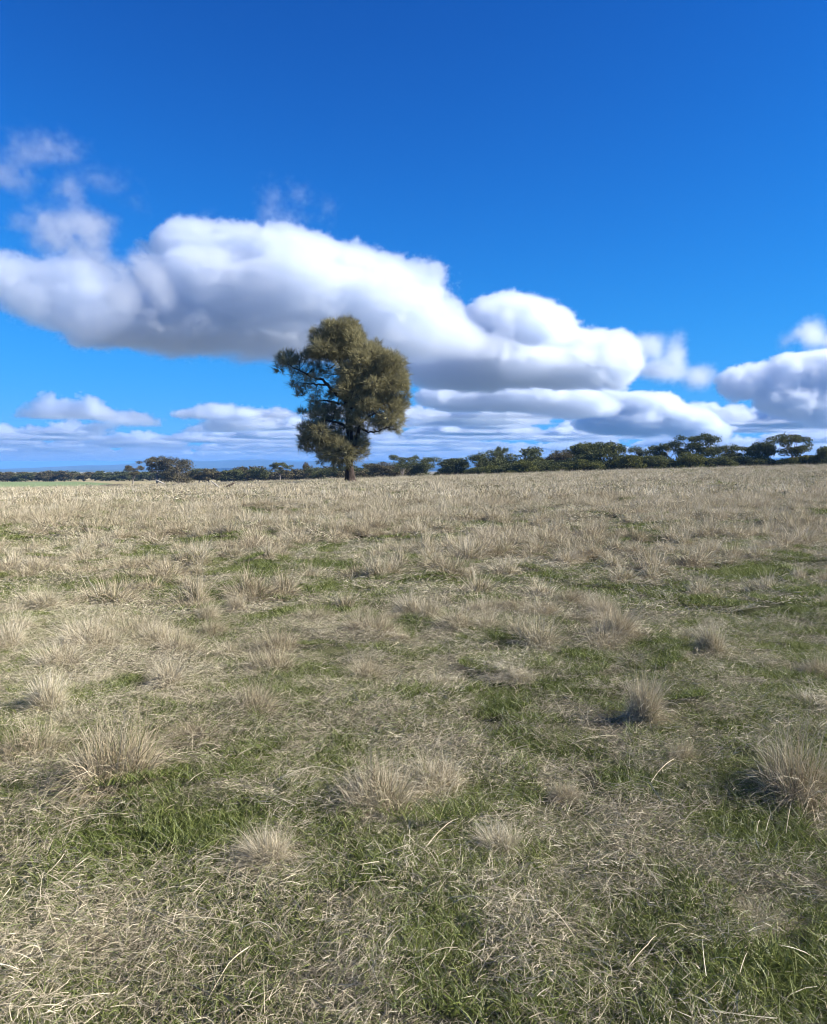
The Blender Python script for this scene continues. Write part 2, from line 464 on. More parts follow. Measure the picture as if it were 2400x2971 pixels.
# hills far behind the plain
def hill_ridge(name, D, knots, depth, seed, drop=0.0):
    r = rng_of(seed)
    kx = np.array([k[0] for k in knots], float); ky = np.array([k[1] for k in knots], float)
    n = 260; u = np.linspace(-1400, 3800, n)
    h = np.interp(u, kx, ky)
    h = h + 3.0 * (fnoise(u, u * 0, 130.0, seed, 4) - 0.5) + 2.0 * (fnoise(u, u * 0, 34.0, seed + 5, 3) - 0.5)
    H = np.maximum(h, 1.5) * D / FPX + 8.0
    rows = [(-1.0, 0.0), (-0.72, 0.16), (-0.5, 0.4), (-0.3, 0.66), (-0.14, 0.88), (0.0, 1.0), (0.3, 0.7), (0.7, 0.25), (1.0, 0.0)]
    V = []
    for t, f in rows:
        wob = fnoise(u / 60.0, u * 0 + t * 3.0, 1.0, seed + 9, 3) - 0.5
        x = (u - 1200) / FPX * D
        y = D + t * depth + wob * depth * 0.18
        z = -12 + (H + 4) * f * (1 + (0.45 * wob if 0 < f < 1 else 0))
        V.append(np.stack([x, y, z], 1))
    V = np.concatenate(V)
    k = len(rows)
    i = (np.arange(k - 1)[:, None] * n + np.arange(n - 1)[None, :]).ravel()
    m = MT(name + '_forest'); p = m.pos()
    c = m.ramp(m.noise(p, 0.004, 6.0, 0.65), [(0.35, (0.035, 0.045, 0.025)), (0.65, (0.075, 0.08, 0.045))])
    o = mesh_obj(name, V, np.stack([i, i + 1, i + 1 + n, i + n], 1), [m.done(m.diffuse(c))], smooth=True)
    o['kind'] = 'structure'
    return o
hill_ridge('hills', 14500, [(-1400, 14), (-700, 18), (-200, 6), (0, 7), (110, 8), (230, 16), (330, 17), (420, 24), (520, 27), (600, 28), (680, 31), (740, 34), (800, 31),
    (860, 27), (950, 31), (1050, 30), (1150, 26), (1260, 33), (1330, 30), (1400, 25), (1600, 22), (2000, 28), (2200, 34), (2320, 42), (2400, 41), (2700, 30), (3100, 24), (3800, 12)], 2200, 4)
hill_ridge('hills', 9500, [(-1400, 4), (0, 2), (300, 3), (560, 8), (760, 9), (900, 7), (1100, 9), (1300, 12), (1500, 7), (2000, 8), (2350, 22), (2500, 16), (3000, 6), (3800, 4)], 1200, 14)

# ---------------------------------------------------------------- haze
def make_haze():
    hm = bpy.data.materials.new('haze_air'); hm.use_nodes = True
    n, l = hm.node_tree.nodes, hm.node_tree.links; n.clear()
    o = n.new('ShaderNodeOutputMaterial'); v = n.new('ShaderNodeVolumePrincipled')
    v.inputs['Color'].default_value = (0.18, 0.44, 0.93, 1)
    v.inputs['Density'].default_value = HAZE
    l.new(v.outputs['Volume'], o.inputs['Volume'])
    r, z0, z1 = GROUND_R + 300.0, -14.0, 285.0
    V = [(x, y, z) for z in (z0, z1) for x, y in ((-r, -r), (r, -r), (r, r), (-r, r))]
    F = [(3, 2, 1, 0), (4, 5, 6, 7), (0, 1, 5, 4), (1, 2, 6, 5), (2, 3, 7, 6), (3, 0, 4, 7)]
    h = mesh_obj('haze', V, F, [hm]); h['kind'] = 'stuff'
HAZE = 0.72e-4
make_haze()

# ---------------------------------------------------------------- grass
def grass_material(name, stops, green=None, trans=0.3, patch=0.0):
    """Blade colour from a per-blade value, with slow drift over the paddock."""
    m = MT(name); p = m.pos()
    r = m.attr('tone')
    drift = m.noise(p, 0.45, 4.0, 0.6)
    f = m.math('ADD', m.math('MULTIPLY', r, 0.75), m.math('MULTIPLY_ADD', drift, 0.9, -0.33), clamp=True)
    col = m.ramp(f, stops)
    if green is not None:                              # some blades still green
        g = m.math('GREATER_THAN', m.math('ADD', m.attr('kind'), m.math('MULTIPLY_ADD', m.noise(p, 0.8, 3.0), 0.7, -0.35)), 1.0 - patch)
        col = m.mix(g, col, green)
    return m.done(m.leaf(col, trans, None, 0.025, 0.5))
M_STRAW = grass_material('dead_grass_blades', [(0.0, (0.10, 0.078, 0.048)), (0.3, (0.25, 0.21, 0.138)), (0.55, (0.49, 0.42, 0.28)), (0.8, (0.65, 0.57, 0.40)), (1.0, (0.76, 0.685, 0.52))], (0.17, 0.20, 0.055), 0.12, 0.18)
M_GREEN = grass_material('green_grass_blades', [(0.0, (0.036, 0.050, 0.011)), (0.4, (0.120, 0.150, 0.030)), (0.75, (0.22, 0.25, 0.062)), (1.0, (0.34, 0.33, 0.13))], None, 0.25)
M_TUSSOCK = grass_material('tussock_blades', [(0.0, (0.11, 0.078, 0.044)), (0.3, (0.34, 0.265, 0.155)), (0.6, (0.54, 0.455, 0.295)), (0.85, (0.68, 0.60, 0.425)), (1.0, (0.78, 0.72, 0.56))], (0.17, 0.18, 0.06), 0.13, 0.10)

def ribbons(base, d0, bend, length, width, segs, r, flat=0.0):
    """Curved tapering blades: base (n,3), start direction d0 (n,3), bend vector added along the length (n,3)."""
    n = len(base)
    t = np.linspace(0, 1, segs + 1)
    side = np.cross(d0, r.normal(size=(n, 3))); side /= np.linalg.norm(side, axis=1)[:, None] + 1e-9
    V = np.zeros((n, 2 * segs + 1, 3))
    for k, tk in enumerate(t):
        c = base + length[:, None] * (d0 * tk + bend * tk * tk)
        c[:, 2] = np.maximum(c[:, 2], base[:, 2] * 0 + 0.004 + flat)
        w = width * (1.0 - 0.75 * tk ** 2)
        if k < segs:
            V[:, 2 * k] = c - side * w[:, None] / 2; V[:, 2 * k + 1] = c + side * w[:, None] / 2
        else:
            V[:, 2 * k] = c
    F = []
    o = np.arange(n)[:, None] * (2 * segs + 1)
    for k in range(segs - 1):
        F.append(o + np.array([[2 * k, 2 * k + 1, 2 * k + 3]])); F.append(o + np.array([[2 * k, 2 * k + 3, 2 * k + 2]]))
    F.append(o + np.array([[2 * segs - 2, 2 * segs - 1, 2 * segs]]))
    return V.reshape(-1, 3), np.concatenate(F), 2 * segs + 1

def blade_mesh(name, parts, mat):
    """parts: list of (V, F, per_blade, tone, kind)."""
    V = []; F = []; T = []; K = []; off = 0
    for v, f, m_, tone, kind in parts:
        V.append(v); F.append(f + off); off += len(v)
        T.append(np.repeat(tone, m_)); K.append(np.repeat(kind, m_))
    return mesh_obj(name, np.concatenate(V), np.concatenate(F), [mat], link=False,
                    attrs={'tone': ('POINT', 'FLOAT', np.concatenate(T)), 'kind': ('POINT', 'FLOAT', np.concatenate(K))})

def unit(v): return v / (np.linalg.norm(v, axis=1)[:, None] + 1e-9)

def disc(r, n, R0):
    a = r.uniform(0, 2 * np.pi, n); q = R0 * np.sqrt(r.uniform(0, 1, n))
    return np.stack([q * np.cos(a), q * np.sin(a), np.zeros(n)], 1)

def green_patch(seed, n, R0, w, hmul, segs=2):
    r = rng_of(seed); b = disc(r, n, R0)
    a = r.uniform(0, 2 * np.pi, n); lean = r.uniform(0.15, 0.9, n)
    d = unit(np.stack([np.cos(a) * lean, np.sin(a) * lean, np.ones(n)], 1))
    L = r.uniform(0.03, 0.085, n) * hmul
    bend = np.stack([np.cos(a) * 0.5, np.sin(a) * 0.5, -0.35 * np.ones(n)], 1) * r.uniform(0.2, 1.0, n)[:, None]
    V, F, k = ribbons(b, d, bend, L, w * r.uniform(0.7, 1.4, n), segs, r)
    return blade_mesh('green_blades', [(V, F, k, r.uniform(0, 1, n), r.uniform(0, 1, n))], M_GREEN)

def straw_patch(seed, n, R0, w, hmul, segs=3, long_n=0):
    """Matted dead grass: short curled pieces lying at all angles in small whorls."""
    r = rng_of(seed)
    nc = max(6, n // 60)
    cen = disc(r, nc, R0)
    ci = r.integers(0, nc, n)
    b = cen[ci] * 0.6 + disc(r, n, R0) * 0.5 + r.normal(size=(n, 3)) * 0.05
    b[:, 2] = np.abs(r.normal(size=n)) * 0.022 * hmul
    wa = r.uniform(0, 2 * np.pi, nc)
    a = np.where(r.uniform(0, 1, n) < 0.55, wa[ci] + r.normal(size=n) * 0.6, r.uniform(0, 2 * np.pi, n))
    up = np.abs(r.normal(size=n)) * 0.55 + 0.05
    d = unit(np.stack([np.cos(a), np.sin(a), up], 1))
    L = r.gamma(3.2, 0.0150, n).clip(0.015, 0.14) * hmul
    a2 = a + r.normal(size=n) * 1.7
    bend = np.stack([np.cos(a2) * 0.8, np.sin(a2) * 0.8, -0.35 * np.ones(n)], 1) * r.uniform(0.1, 1.1, n)[:, None]
    V, F, k = ribbons(b, d, bend, L, w * r.uniform(0.6, 1.5, n), segs, r)
    parts = [(V, F, k, np.clip(r.normal(0.5, 0.25, n), 0, 1), r.uniform(0, 1, n))]
    if long_n:
        b2 = disc(r, long_n, R0); b2[:, 2] = r.uniform(0.03, 0.09, long_n)
        a = r.uniform(0, 2 * np.pi, long_n)
        d = unit(np.stack([np.cos(a), np.sin(a), r.uniform(0.0, 0.45, long_n)], 1))
        L = r.uniform(0.07, 0.20, long_n)
        bend = np.stack([r.normal(size=long_n) * 0.15, r.normal(size=long_n) * 0.15, -r.uniform(0.05, 0.3, long_n)], 1)
        V, F, k = ribbons(b2, d, bend, L, w * r.uniform(0.9, 1.5, long_n), 4, r)
        parts.append((V, F, k, r.uniform(0.35, 0.9, long_n), r.uniform(0, 0.6, long_n)))
    return blade_mesh('dead_blades', parts, M_STRAW)

def tussock_mesh(seed, n, R0, h, w, segs=3, spread=1.0, droop=1.0, tone=0.5, mat=None):
    """A mop of dry blades: a tight crown of leaning, arching leaves over a dense tangled skirt, with a few stray stems."""
    r = rng_of(seed)
    parts = []
    cx = r.normal(size=(5, 2)) * R0 * 0.55                                   # several shoots make one lumpy clump
    hs = r.uniform(0.7, 1.15, 5)
    sk = r.uniform(-1, 1, 2) * 0.25                                          # the whole clump leans one way
    def blades(m_, kind):
        ci = r.integers(0, 5, m_)
        b = disc(r, m_, R0 * (0.7 if kind == 0 else 1.15)); b[:, :2] += cx[ci]
        a0 = np.arctan2(b[:, 1], b[:, 0]) + r.normal(size=m_) * 0.9
        q = np.linalg.norm(b[:, :2], axis=1) / (R0 * 1.3)
        if kind == 0:
            lean = (0.10 + 0.9 * q * r.uniform(0.2, 1.3, m_)) * spread
            L = h * hs[ci] * r.gamma(8.0, 0.13, m_).clip(0.35, 1.6)
            bd = r.uniform(0.1, 1.3, m_) * droop
            up = np.ones(m_)
        elif kind == 1:                                                      # skirt
            lean = r.uniform(0.5, 1.6, m_)
            L = h * r.uniform(0.35, 1.0, m_)
            bd = r.uniform(0.4, 1.5, m_) * droop
            up = np.ones(m_)
        else:                                                                # tangle inside
            lean = r.uniform(0.2, 2.5, m_); a0 = r.uniform(0, 2 * np.pi, m_)
            L = h * r.uniform(0.2, 0.62, m_); bd = r.uniform(0.2, 1.2, m_)
            b[:, 2] = r.uniform(0, 0.62, m_) * h * np.clip(1.1 - q, 0.1, 1); up = np.ones(m_)
        d = unit(np.stack([np.cos(a0) * lean + sk[0], np.sin(a0) * lean + sk[1], up], 1))
        a2 = a0 + r.normal(size=m_) * 1.2
        bend = np.stack([np.cos(a2) * 0.6 * bd, np.sin(a2) * 0.6 * bd, -0.55 * bd], 1)
        V, F, k = ribbons(b, d, bend, L, w * r.uniform(0.6, 1.4, m_), segs, r)
        parts.append((V, F, k, np.clip(r.normal(tone + (0.06, -0.04, -0.12)[kind], 0.22, m_), 0, 1), r.uniform(0, 1, m_)))  # inner tangle gets a darker tone, standing in for shade inside the clump
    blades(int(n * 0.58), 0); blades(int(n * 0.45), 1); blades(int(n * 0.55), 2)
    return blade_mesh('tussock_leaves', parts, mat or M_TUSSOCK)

def scatter(name, protos, P, rot, scl, idx, label, cat):
    """One 'stuff' object: copies of the prototype meshes set on a cloud of points."""
    c = bpy.data.collections.new(name + '_kinds')
    for i, o in enumerate(protos):
        o.name = '%s_kind_%02d' % (name, i); c.objects.link(o)
    me = bpy.data.meshes.new(name)
    me.vertices.add(len(P)); me.vertices.foreach_set('co', np.asarray(P, np.float32).ravel())
    for nm, ty, v in (('rot', 'FLOAT_VECTOR', rot), ('scl', 'FLOAT_VECTOR', scl), ('idx', 'INT', idx)):
        at = me.attributes.new(nm, ty, 'POINT')
        at.data.foreach_set('vector' if ty == 'FLOAT_VECTOR' else 'value', np.asarray(v, np.int32 if ty == 'INT' else np.float32).ravel())
    me.update()
    o = bpy.data.objects.new(name, me); COL.objects.link(o)
    g = NG(name)
    ci = g.n('GeometryNodeCollectionInfo', transform_space='ORIGINAL'); ci.inputs['Collection'].default_value = c
    ci.inputs['Separate Children'].default_value = True; ci.inputs['Reset Children'].default_value = True
    ip = g.n('GeometryNodeInstanceOnPoints')
    def named(a, ty):
        nd = g.n('GeometryNodeInputNamedAttribute', data_type=ty); nd.inputs['Name'].default_value = a; return nd.outputs['Attribute']
    g.t.links.new(g.gi.outputs[0], ip.inputs['Points'])
    g.t.links.new(ci.outputs[0], ip.inputs['Instance'])
    ip.inputs['Pick Instance'].default_value = True
    g.t.links.new(named('idx', 'INT'), ip.inputs['Instance Index'])
    e = g.n('FunctionNodeEulerToRotation'); g.t.links.new(named('rot', 'FLOAT_VECTOR'), e.inputs[0])
    g.t.links.new(e.outputs[0], ip.inputs['Rotation'])
    g.t.links.new(named('scl', 'FLOAT_VECTOR'), ip.inputs['Scale'])
    g.t.links.new(ip.outputs[0], g.go.inputs[0])
    o.modifiers.new('scatter', 'NODES').node_group = g.t
    o['kind'] = 'stuff'; o['label'] = label; o['category'] = cat
    return o

def field_points(seed, y0, y1, dens, widen=0.56, pad=2.0):
    """Random points on the paddock between two distances, inside a fan a little wider than the view."""
    r = rng_of(seed)
    n = int(dens * (y1 - y0) * 2 * (widen * y1 + pad))
    x = r.uniform(-1, 1, n) * (widen * y1 + pad); y = r.uniform(y0, y1, n)
    k = np.abs(x) < widen * y + pad
    x, y = x[k], y[k]
    return x, y, r

def greenness(x, y):
    g = fnoise(x + 40, y, 3.2, 21, 3) * 0.55 + fnoise(x, y + 70, 11.0, 22, 2) * 0.45
    g = 0.51 + 0.7 * (g - 0.5)
    g = g + 0.08 * (1 - sstep(3, 22, y)) - 0.13 * sstep(16, 36, y) + 0.05 * sstep(-2, 6, x - 0.1 * y) * (1 - sstep(12, 24, y))
    g = g + 0.22 * np.exp(-((y - 33 - 0.1 * x) / 5.5) ** 2) * (1 - sstep(-9, 0, x))          # green strip across the left
    return g

BANDS = [(1.2, 8.5), (8.5, 17.0), (17.0, 38.0), (38.0, 112.0)]
grass_P = [[], []]
def place(x, y, r, s, idx, sz=None, tilt=0.08):
    n = len(x)
    P = np.stack([x, y, gz(x, y)], 1)
    rot = np.stack([r.normal(size=n) * tilt, r.normal(size=n) * tilt, r.uniform(0, 2 * np.pi, n)], 1)
    sc = np.stack([s, s, s if sz is None else sz], 1)
    return P, rot, sc, idx
def build_grass():
    G, S, gp, sp = [], [], [], []
    spec = [  # n green, blade w, n straw, blade w, patch radius, density
        (1700, 0.0026, 1050, 0.0014, 0.26, 9.5),
        (1100, 0.0044, 640, 0.0030, 0.36, 4.8),
        (800, 0.0085, 620, 0.0075, 0.70, 2.0),
        (620, 0.0190, 620, 0.0190, 1.40, 0.8)]
    for bi, ((y0, y1), (ng, gw, ns, sw, R0, dn)) in enumerate(zip(BANDS, spec)):
        i0, j0 = len(G), len(S); nv = 5
        for k in range(nv):
            G.append(green_patch(100 + bi * 10 + k, ng, R0, gw, (1.0, 1.1, 1.35, 1.7)[bi]))
            S.append(straw_patch(200 + bi * 10 + k, ns, R0, sw, (0.88, 1.1, 1.4, 1.9)[bi], 3, (0, 0, 1, 0)[bi]))
        x, y, r = field_points(300 + bi, y0, y1, dn * (1.25, 1.15, 1.0, 1.0)[bi])
        g = greenness(x, y) + r.normal(size=len(x)) * (0.20, 0.20, 0.18, 0.16)[bi]
        keep = g > (0.12, 0.20, 0.26, 0.28)[bi]
        gx_, gy_, gg = x[keep], y[keep], g[keep]
        s = 0.62 + 0.55 * sstep(0.34, 0.66, gg)
        gp.append(place(gx_, gy_, r, s, i0 + r.integers(0, nv, len(gx_))))
        x, y, r = field_points(350 + bi, y0, y1, dn * (4.2, 2.3, 1.2, 0.8)[bi])
        g = greenness(x, y) + r.normal(size=len(x)) * 0.06
        clot = sstep(0.34, 0.62, fnoise(x, y, (0.42, 0.55, 0.8, 1.5)[bi], 61, 2))
        keep = r.uniform(0, 1, len(x)) < ((0.28, 0.22, 0.20, 0.25)[bi] + (0.90, 0.72, 0.58, 0.70)[bi] * clot) * (1.05 - 0.55 * sstep(0.46, 0.72, g))
        x, y, g = x[keep], y[keep], g[keep]
        lump = fnoise(x, y, 0.9, 31, 2)
        s = 0.85 + r.uniform(0, 0.35, len(x))
        sp.append(place(x, y, r, s, j0 + r.integers(0, nv, len(x)), s * (0.6 + 1.1 * lump), 0.14))
    cat2 = lambda q: [np.concatenate([e[i] for e in q]) for i in range(4)]
    # loose stems lying about between the clumps
    x, y, r = field_points(371, 1.2, 14.0, 7.0)
    j0 = len(S)
    for k in range(6): S.append(straw_patch(280 + k, 2, 0.12, 0.0024, 1.0, 3, 2))
    s = r.uniform(0.6, 1.25, len(x))
    sp.append(place(x, y, r, s, j0 + r.integers(0, 6, len(x)), None, 0.15))
    scatter('green_grass', G, *cat2(gp), 'short green winter grass between the dead straw', 'grass')
    scatter('dead_grass', S, *cat2(sp), 'matted pale dead grass covering the paddock', 'grass')
    print('GRASS', sum(len(e[0]) for e in gp), sum(len(e[0]) for e in sp))
build_grass()

# tussocks: the ones that show largest are things of their own, the rest far out one mass
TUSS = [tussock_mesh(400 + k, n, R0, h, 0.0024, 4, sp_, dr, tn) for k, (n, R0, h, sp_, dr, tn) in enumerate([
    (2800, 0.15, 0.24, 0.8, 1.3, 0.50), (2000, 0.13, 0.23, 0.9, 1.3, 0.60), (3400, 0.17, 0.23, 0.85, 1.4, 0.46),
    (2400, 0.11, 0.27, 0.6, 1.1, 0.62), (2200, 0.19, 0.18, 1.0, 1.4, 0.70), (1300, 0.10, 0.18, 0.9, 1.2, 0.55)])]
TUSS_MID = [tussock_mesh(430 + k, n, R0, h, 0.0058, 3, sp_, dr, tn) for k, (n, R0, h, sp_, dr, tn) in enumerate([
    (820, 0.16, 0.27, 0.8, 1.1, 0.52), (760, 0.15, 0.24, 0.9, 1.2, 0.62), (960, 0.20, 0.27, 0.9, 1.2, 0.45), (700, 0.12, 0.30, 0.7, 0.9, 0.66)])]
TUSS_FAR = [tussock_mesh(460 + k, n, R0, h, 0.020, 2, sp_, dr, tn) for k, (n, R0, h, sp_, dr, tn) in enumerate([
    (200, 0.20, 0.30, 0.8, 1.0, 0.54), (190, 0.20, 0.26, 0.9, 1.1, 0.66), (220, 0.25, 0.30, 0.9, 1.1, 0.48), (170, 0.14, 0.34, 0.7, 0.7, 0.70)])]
def place_tussock(mesh_src, loc, rot, scale, label, group=None):
    o = mesh_src.copy(); o.name = 'grass_tussock'
    COL.objects.link(o)
    o.location = loc; o.rotation_euler = (0, 0, rot); o.scale = scale
    o['label'] = label; o['category'] = 'tussock'
    if group: o['group'] = group
    return o
NAMED = [  # photo pixel of the foot, width, height factor, mesh, label
    (330, 2300, 0.74, 1.44, 2, 'largest rusty tussock at the lower left, its dark shadow on its left side'),
    (85, 2215, 0.60, 1.18, 0, 'reddish tussock at the left edge, just behind the largest rusty one'),
    (1075, 2350, 0.60, 1.28, 0, 'rust brown tussock low in the middle with a black shadow on its left'),
    (1275, 2290, 0.58, 1.07, 4, 'low spreading tan tussock touching the rust brown one on its right'),
    (1870, 2110, 0.53, 1.34, 3, 'upright orange tan tussock at the right with a long dark shadow'),
    (1975, 2215, 0.34, 0.97, 5, 'narrow tan tuft just below the upright orange tan tussock'),
    (2340, 2340, 0.74, 1.44, 2, 'big tan tussock cut by the right edge, dark hollow at its left'),
    (735, 2075, 0.53, 0.97, 1, 'pale round tussock left of the middle, above the rust brown one'),
    (1285, 2005, 0.43, 0.86, 4, 'small pale tussock in the middle, nearest one behind the low tan one'),
    (1060, 1975, 0.53, 0.86, 1, 'broad low pale tussock behind the middle of the paddock'),
    (2060, 1905, 0.62, 1.13, 3, 'pale feathery tussock standing on the green patch at the right'),
    (2190, 2680, 0.39, 0.33, 4, 'flattened straw clump low down at the right'),
    (1880, 2590, 0.39, 0.35, 4, 'flattened pale clump at the lower right, above the green tuft'),
    (220, 2770, 0.41, 0.41, 5, 'small pale tuft low down at the left'),
    (1640, 2330, 0.34, 0.65, 5, 'small purplish tuft between two dark hollows at the right'),
    (1080, 2640, 0.36, 0.33, 4, 'flattened straw clump beside a black hollow low in the middle'),
    (625, 1850, 0.46, 0.91, 0, 'orange tan tussock alone on the left of the paddock'),
    (1660, 1760, 0.62, 1.02, 2, 'broad brown tussock with dark shade along its left foot'),
]
def build_tussocks():
    r = rng_of(77)
    taken = []
    for px, py, w, h, k, lab in NAMED:
        p = ground_hit(px, py)
        place_tussock(TUSS[k], p, r.uniform(0, 6.28), (w, w, h), lab)
        taken.append((p.x, p.y, 0.5))
    # scattered tussocks
    x, y, r = field_points(501, 2.4, 108.0, 15.0)
    o = np.argsort(y); x, y = x[o], y[o]
    dens = 0.40 + 0.5 * sstep(4.5, 12, y) + 0.25 * sstep(18, 34, y)
    cl = 0.35 * fnoise(x, y, 2.6, 41, 3) + 0.35 * fnoise(x, y, 1.5, 51, 2) + 0.3 * r.uniform(0, 1, len(x))
    g = greenness(x, y)
    keep = r.uniform(0, 1, len(x)) < dens * (0.04 + 0.85 * sstep(0.44, 0.66, cl)) * (1.1 - 0.85 * sstep(0.46, 0.60, g))
    x, y = x[keep], y[keep]
    ok = (np.hypot((x + 6.2) / 2.0, (y - 78.5) / 3.5) > 1) | (r.uniform(0, 1, len(x)) < 0.06)          # short grass round the lone trunk
    for tx, ty, tr in taken: ok &= np.hypot(x - tx, y - ty) > tr
    x, y = x[ok], y[ok]
    near = np.abs(x) < 0.53 * y + 0.6
    lim = np.sort(y[near])[278]
    ind = near & (y < lim)
    print('TUSSOCKS', ind.sum(), 'to', lim, 'rest', (~ind).sum())
    for xx, yy in zip(x[ind], y[ind]):
        s = r.uniform(0.38, 0.82) * (0.62 if yy < 4.2 else 0.8 if yy < 6 else 1.0)
        sh = s * r.uniform(1.1, 1.8) * (0.55 if yy < 4.2 else 0.85 if yy < 6 else 1.0)
        src = TUSS[r.integers(0, 6)] if yy < 9 else TUSS_MID[r.integers(0, 4)]
        place_tussock(src, (xx, yy, gzf(xx, yy)), r.uniform(0, 6.28), (s, s, sh),
                      'dry tan grass tussock among many alike across the paddock', 'dry tussocks across the paddock')
    rest = ~ind
    x, y = x[rest], y[rest]
    n = len(x)
    idx = np.where(y < 9, r.integers(0, 6, n), np.where(y < 34, 6 + r.integers(0, 4, n), 10 + r.integers(0, 4, n)))
    s = r.uniform(0.42, 0.95, n); sh = s * r.uniform(1.15, 1.8, n)
    scatter('tussock_grass', [o.copy() for o in TUSS + TUSS_MID + TUSS_FAR], *place(x, y, r, s, idx, sh), 'dry tussock grass running to the crest of the paddock', 'grass')
build_tussocks()

# long fallen stalks lying on the grass
M_STALK = (lambda m: m.done(m.leaf(m.ramp(m.noise(m.obj(), 9.0), [(0.3, (0.44, 0.37, 0.22)), (0.7, (0.66, 0.59, 0.42))]), 0.15, None, 0.03)))(MT('straw_stalk'))
def tube(pts, radii, sides=6, cap=True):
    """Tapering tube along points."""
    pts = [Vector(p) for p in pts]; V = []; F = []
    n = len(pts); u = None
    for i, p in enumerate(pts):
        t = (pts[min(i + 1, n - 1)] - pts[max(i - 1, 0)]).normalized()
        if u is None:
            u = t.orthogonal().normalized()
        else:
            u = (u - t * u.dot(t)).normalized()
        v = t.cross(u)
        for k in range(sides):
            a = 2 * math.pi * k / sides
            V.append(p + (u * math.cos(a) + v * math.sin(a)) * radii[i])
    for i in range(n - 1):
        for k in range(sides):
            a, b = i * sides + k, i * sides + (k + 1) % sides
            F.append((a, b, b + sides, a + sides))
    if cap:
        V.append(pts[0]); V.append(pts[-1])
        for k in range(sides):
            F.append((len(V) - 2, (k + 1) % sides, k)); F.append((len(V) - 1, (n - 1) * sides + k, (n - 1) * sides + (k + 1) % sides))
    return V, F
def stalk(pix_pts, lift, rad, label):
    P = [ground_hit(*q) for q in pix_pts]
    for i in range(1, len(P) - 1):                     # a stiff stem: straight between its ends, hardly following the bumps
        P[i].z = P[0].z + (P[-1].z - P[0].z) * i / (len(P) - 1)
    pts = []
    for i in range(len(P) - 1):
        for k in range(4):
            t = k / 4.0; pts.append(P[i].lerp(P[i + 1], t))
    pts.append(P[-1])
    n = len(pts)
    c = sum(pts, Vector()) / n
    pts = [p + Vector((0, 0, lift * (0.7 + 0.35 * math.sin(math.pi * i / (n - 1))))) - c for i, p in enumerate(pts)]
    V, F = tube(pts, [rad * (1.0 - 0.45 * i / (n - 1)) for i in range(n)], 5)
    o = mesh_obj('straw_stalk', V, F, [M_STALK], smooth=True)
    o.location = c; o['label'] = label; o['category'] = 'straw'
    return o
stalk([(430, 2730), (560, 2729), (695, 2728)], 0.068, 0.0022, 'long straight straw lying level, low at the left')
stalk([(700, 2744), (755, 2748), (806, 2765)], 0.068, 0.0024, 'short bent straw just right of the long level one')
stalk([(725, 2798), (665, 2870), (590, 2975)], 0.060, 0.0024, 'pale straw slanting down to the bottom edge')
stalk([(1000, 2755), (1060, 2835), (1115, 2930)], 0.060, 0.0016, 'thin straw slanting down to the right near the bottom')
stalk([(530, 2738), (580, 2785), (650, 2797)], 0.053, 0.0014, 'curved thin straw hanging below the long level one')
stalk([(1955, 2235), (1920, 2275), (1885, 2312)], 0.075, 0.0024, 'stiff pale straw slanting in front of the narrow tan tuft')
stalk([(1660, 2190), (1725, 2180), (1790, 2165)], 0.075, 0.0022, 'pale straw lying almost level above the purplish tuft')
stalk([(2300, 2345), (2290, 2400), (2280, 2455)], 0.068, 0.0022, 'upright pale straw in front of the big tussock at the right edge')
stalk([(805, 2318), (910, 2305), (1020, 2308)], 0.120, 0.0024, 'white arched straw crossing the black shadow in the middle')
stalk([(150, 2440), (260, 2418), (370, 2400)], 0.068, 0.0019, 'pale straw lying below the largest rusty tussock')
stalk([(1315, 2662), (1375, 2672), (1420, 2680)], 0.075, 0.0023, 'short tan straw lying low in the middle of the picture')
stalk([(1820, 2855), (1880, 2815), (1905, 2768)], 0.068, 0.0019, 'thin grey straw slanting up at the lower right')
stalk([(0, 2920), (60, 2915), (110, 2940)], 0.060, 0.0022, 'bent straw in the lower left corner')
stalk([(1740, 2470), (1800, 2468), (1862, 2469)], 0.068, 0.0020, 'level straw at the lower right under the slanting ones')
stalk([(1230, 2500), (1290, 2450), (1330, 2410)], 0.068, 0.0020, 'slanting straw below the low tan tussock')

# ---------------------------------------------------------------- the lone tree
def bark_material(name, a, b, c, zs=0.25):
    m = MT(name); o = m.obj()
    mp = m.n('ShaderNodeMapping'); mp.inputs['Scale'].default_value = (1, 1, zs); m.put(mp.inputs[0], o)
    n1 = m.noise(mp.outputs[0], 7.0, 6.0, 0.7)
    col = m.ramp(n1, [(0.33, a), (0.52, b), (0.72, c)])
    bs = m.n('ShaderNodeBsdfDiffuse'); m.put(bs.inputs['Color'], col)
    bp = m.n('ShaderNodeBump'); bp.inputs['Strength'].default_value = 0.9; bp.inputs['Distance'].default_value = 0.06
    m.put(bp.inputs['Height'], n1); m.put(bs.inputs['Normal'], bp.outputs[0])
    return m.done(bs.outputs[0])
def leaf_material(name, stops, trans, gloss=0.0):
    m = MT(name)
    r = m.attr('tone'); n = m.noise(m.obj(), 0.55, 3.0, 0.6)
    f = m.math('ADD', m.math('MULTIPLY', r, 0.65), m.math('MULTIPLY_ADD', n, 1.0, -0.33), clamp=True)
    return m.done(m.leaf(m.ramp(f, stops), trans, None, gloss, 0.4))
M_BULOKE_BARK = bark_material('furrowed_bark', (0.018, 0.014, 0.012), (0.055, 0.042, 0.035), (0.11, 0.085, 0.07))
M_BULOKE_LEAF = leaf_material('buloke_needles', [(0.0, (0.09, 0.083, 0.045)), (0.4, (0.255, 0.235, 0.125)), (0.75, (0.42, 0.38, 0.205)), (1.0, (0.55, 0.50, 0.30))], 0.3)

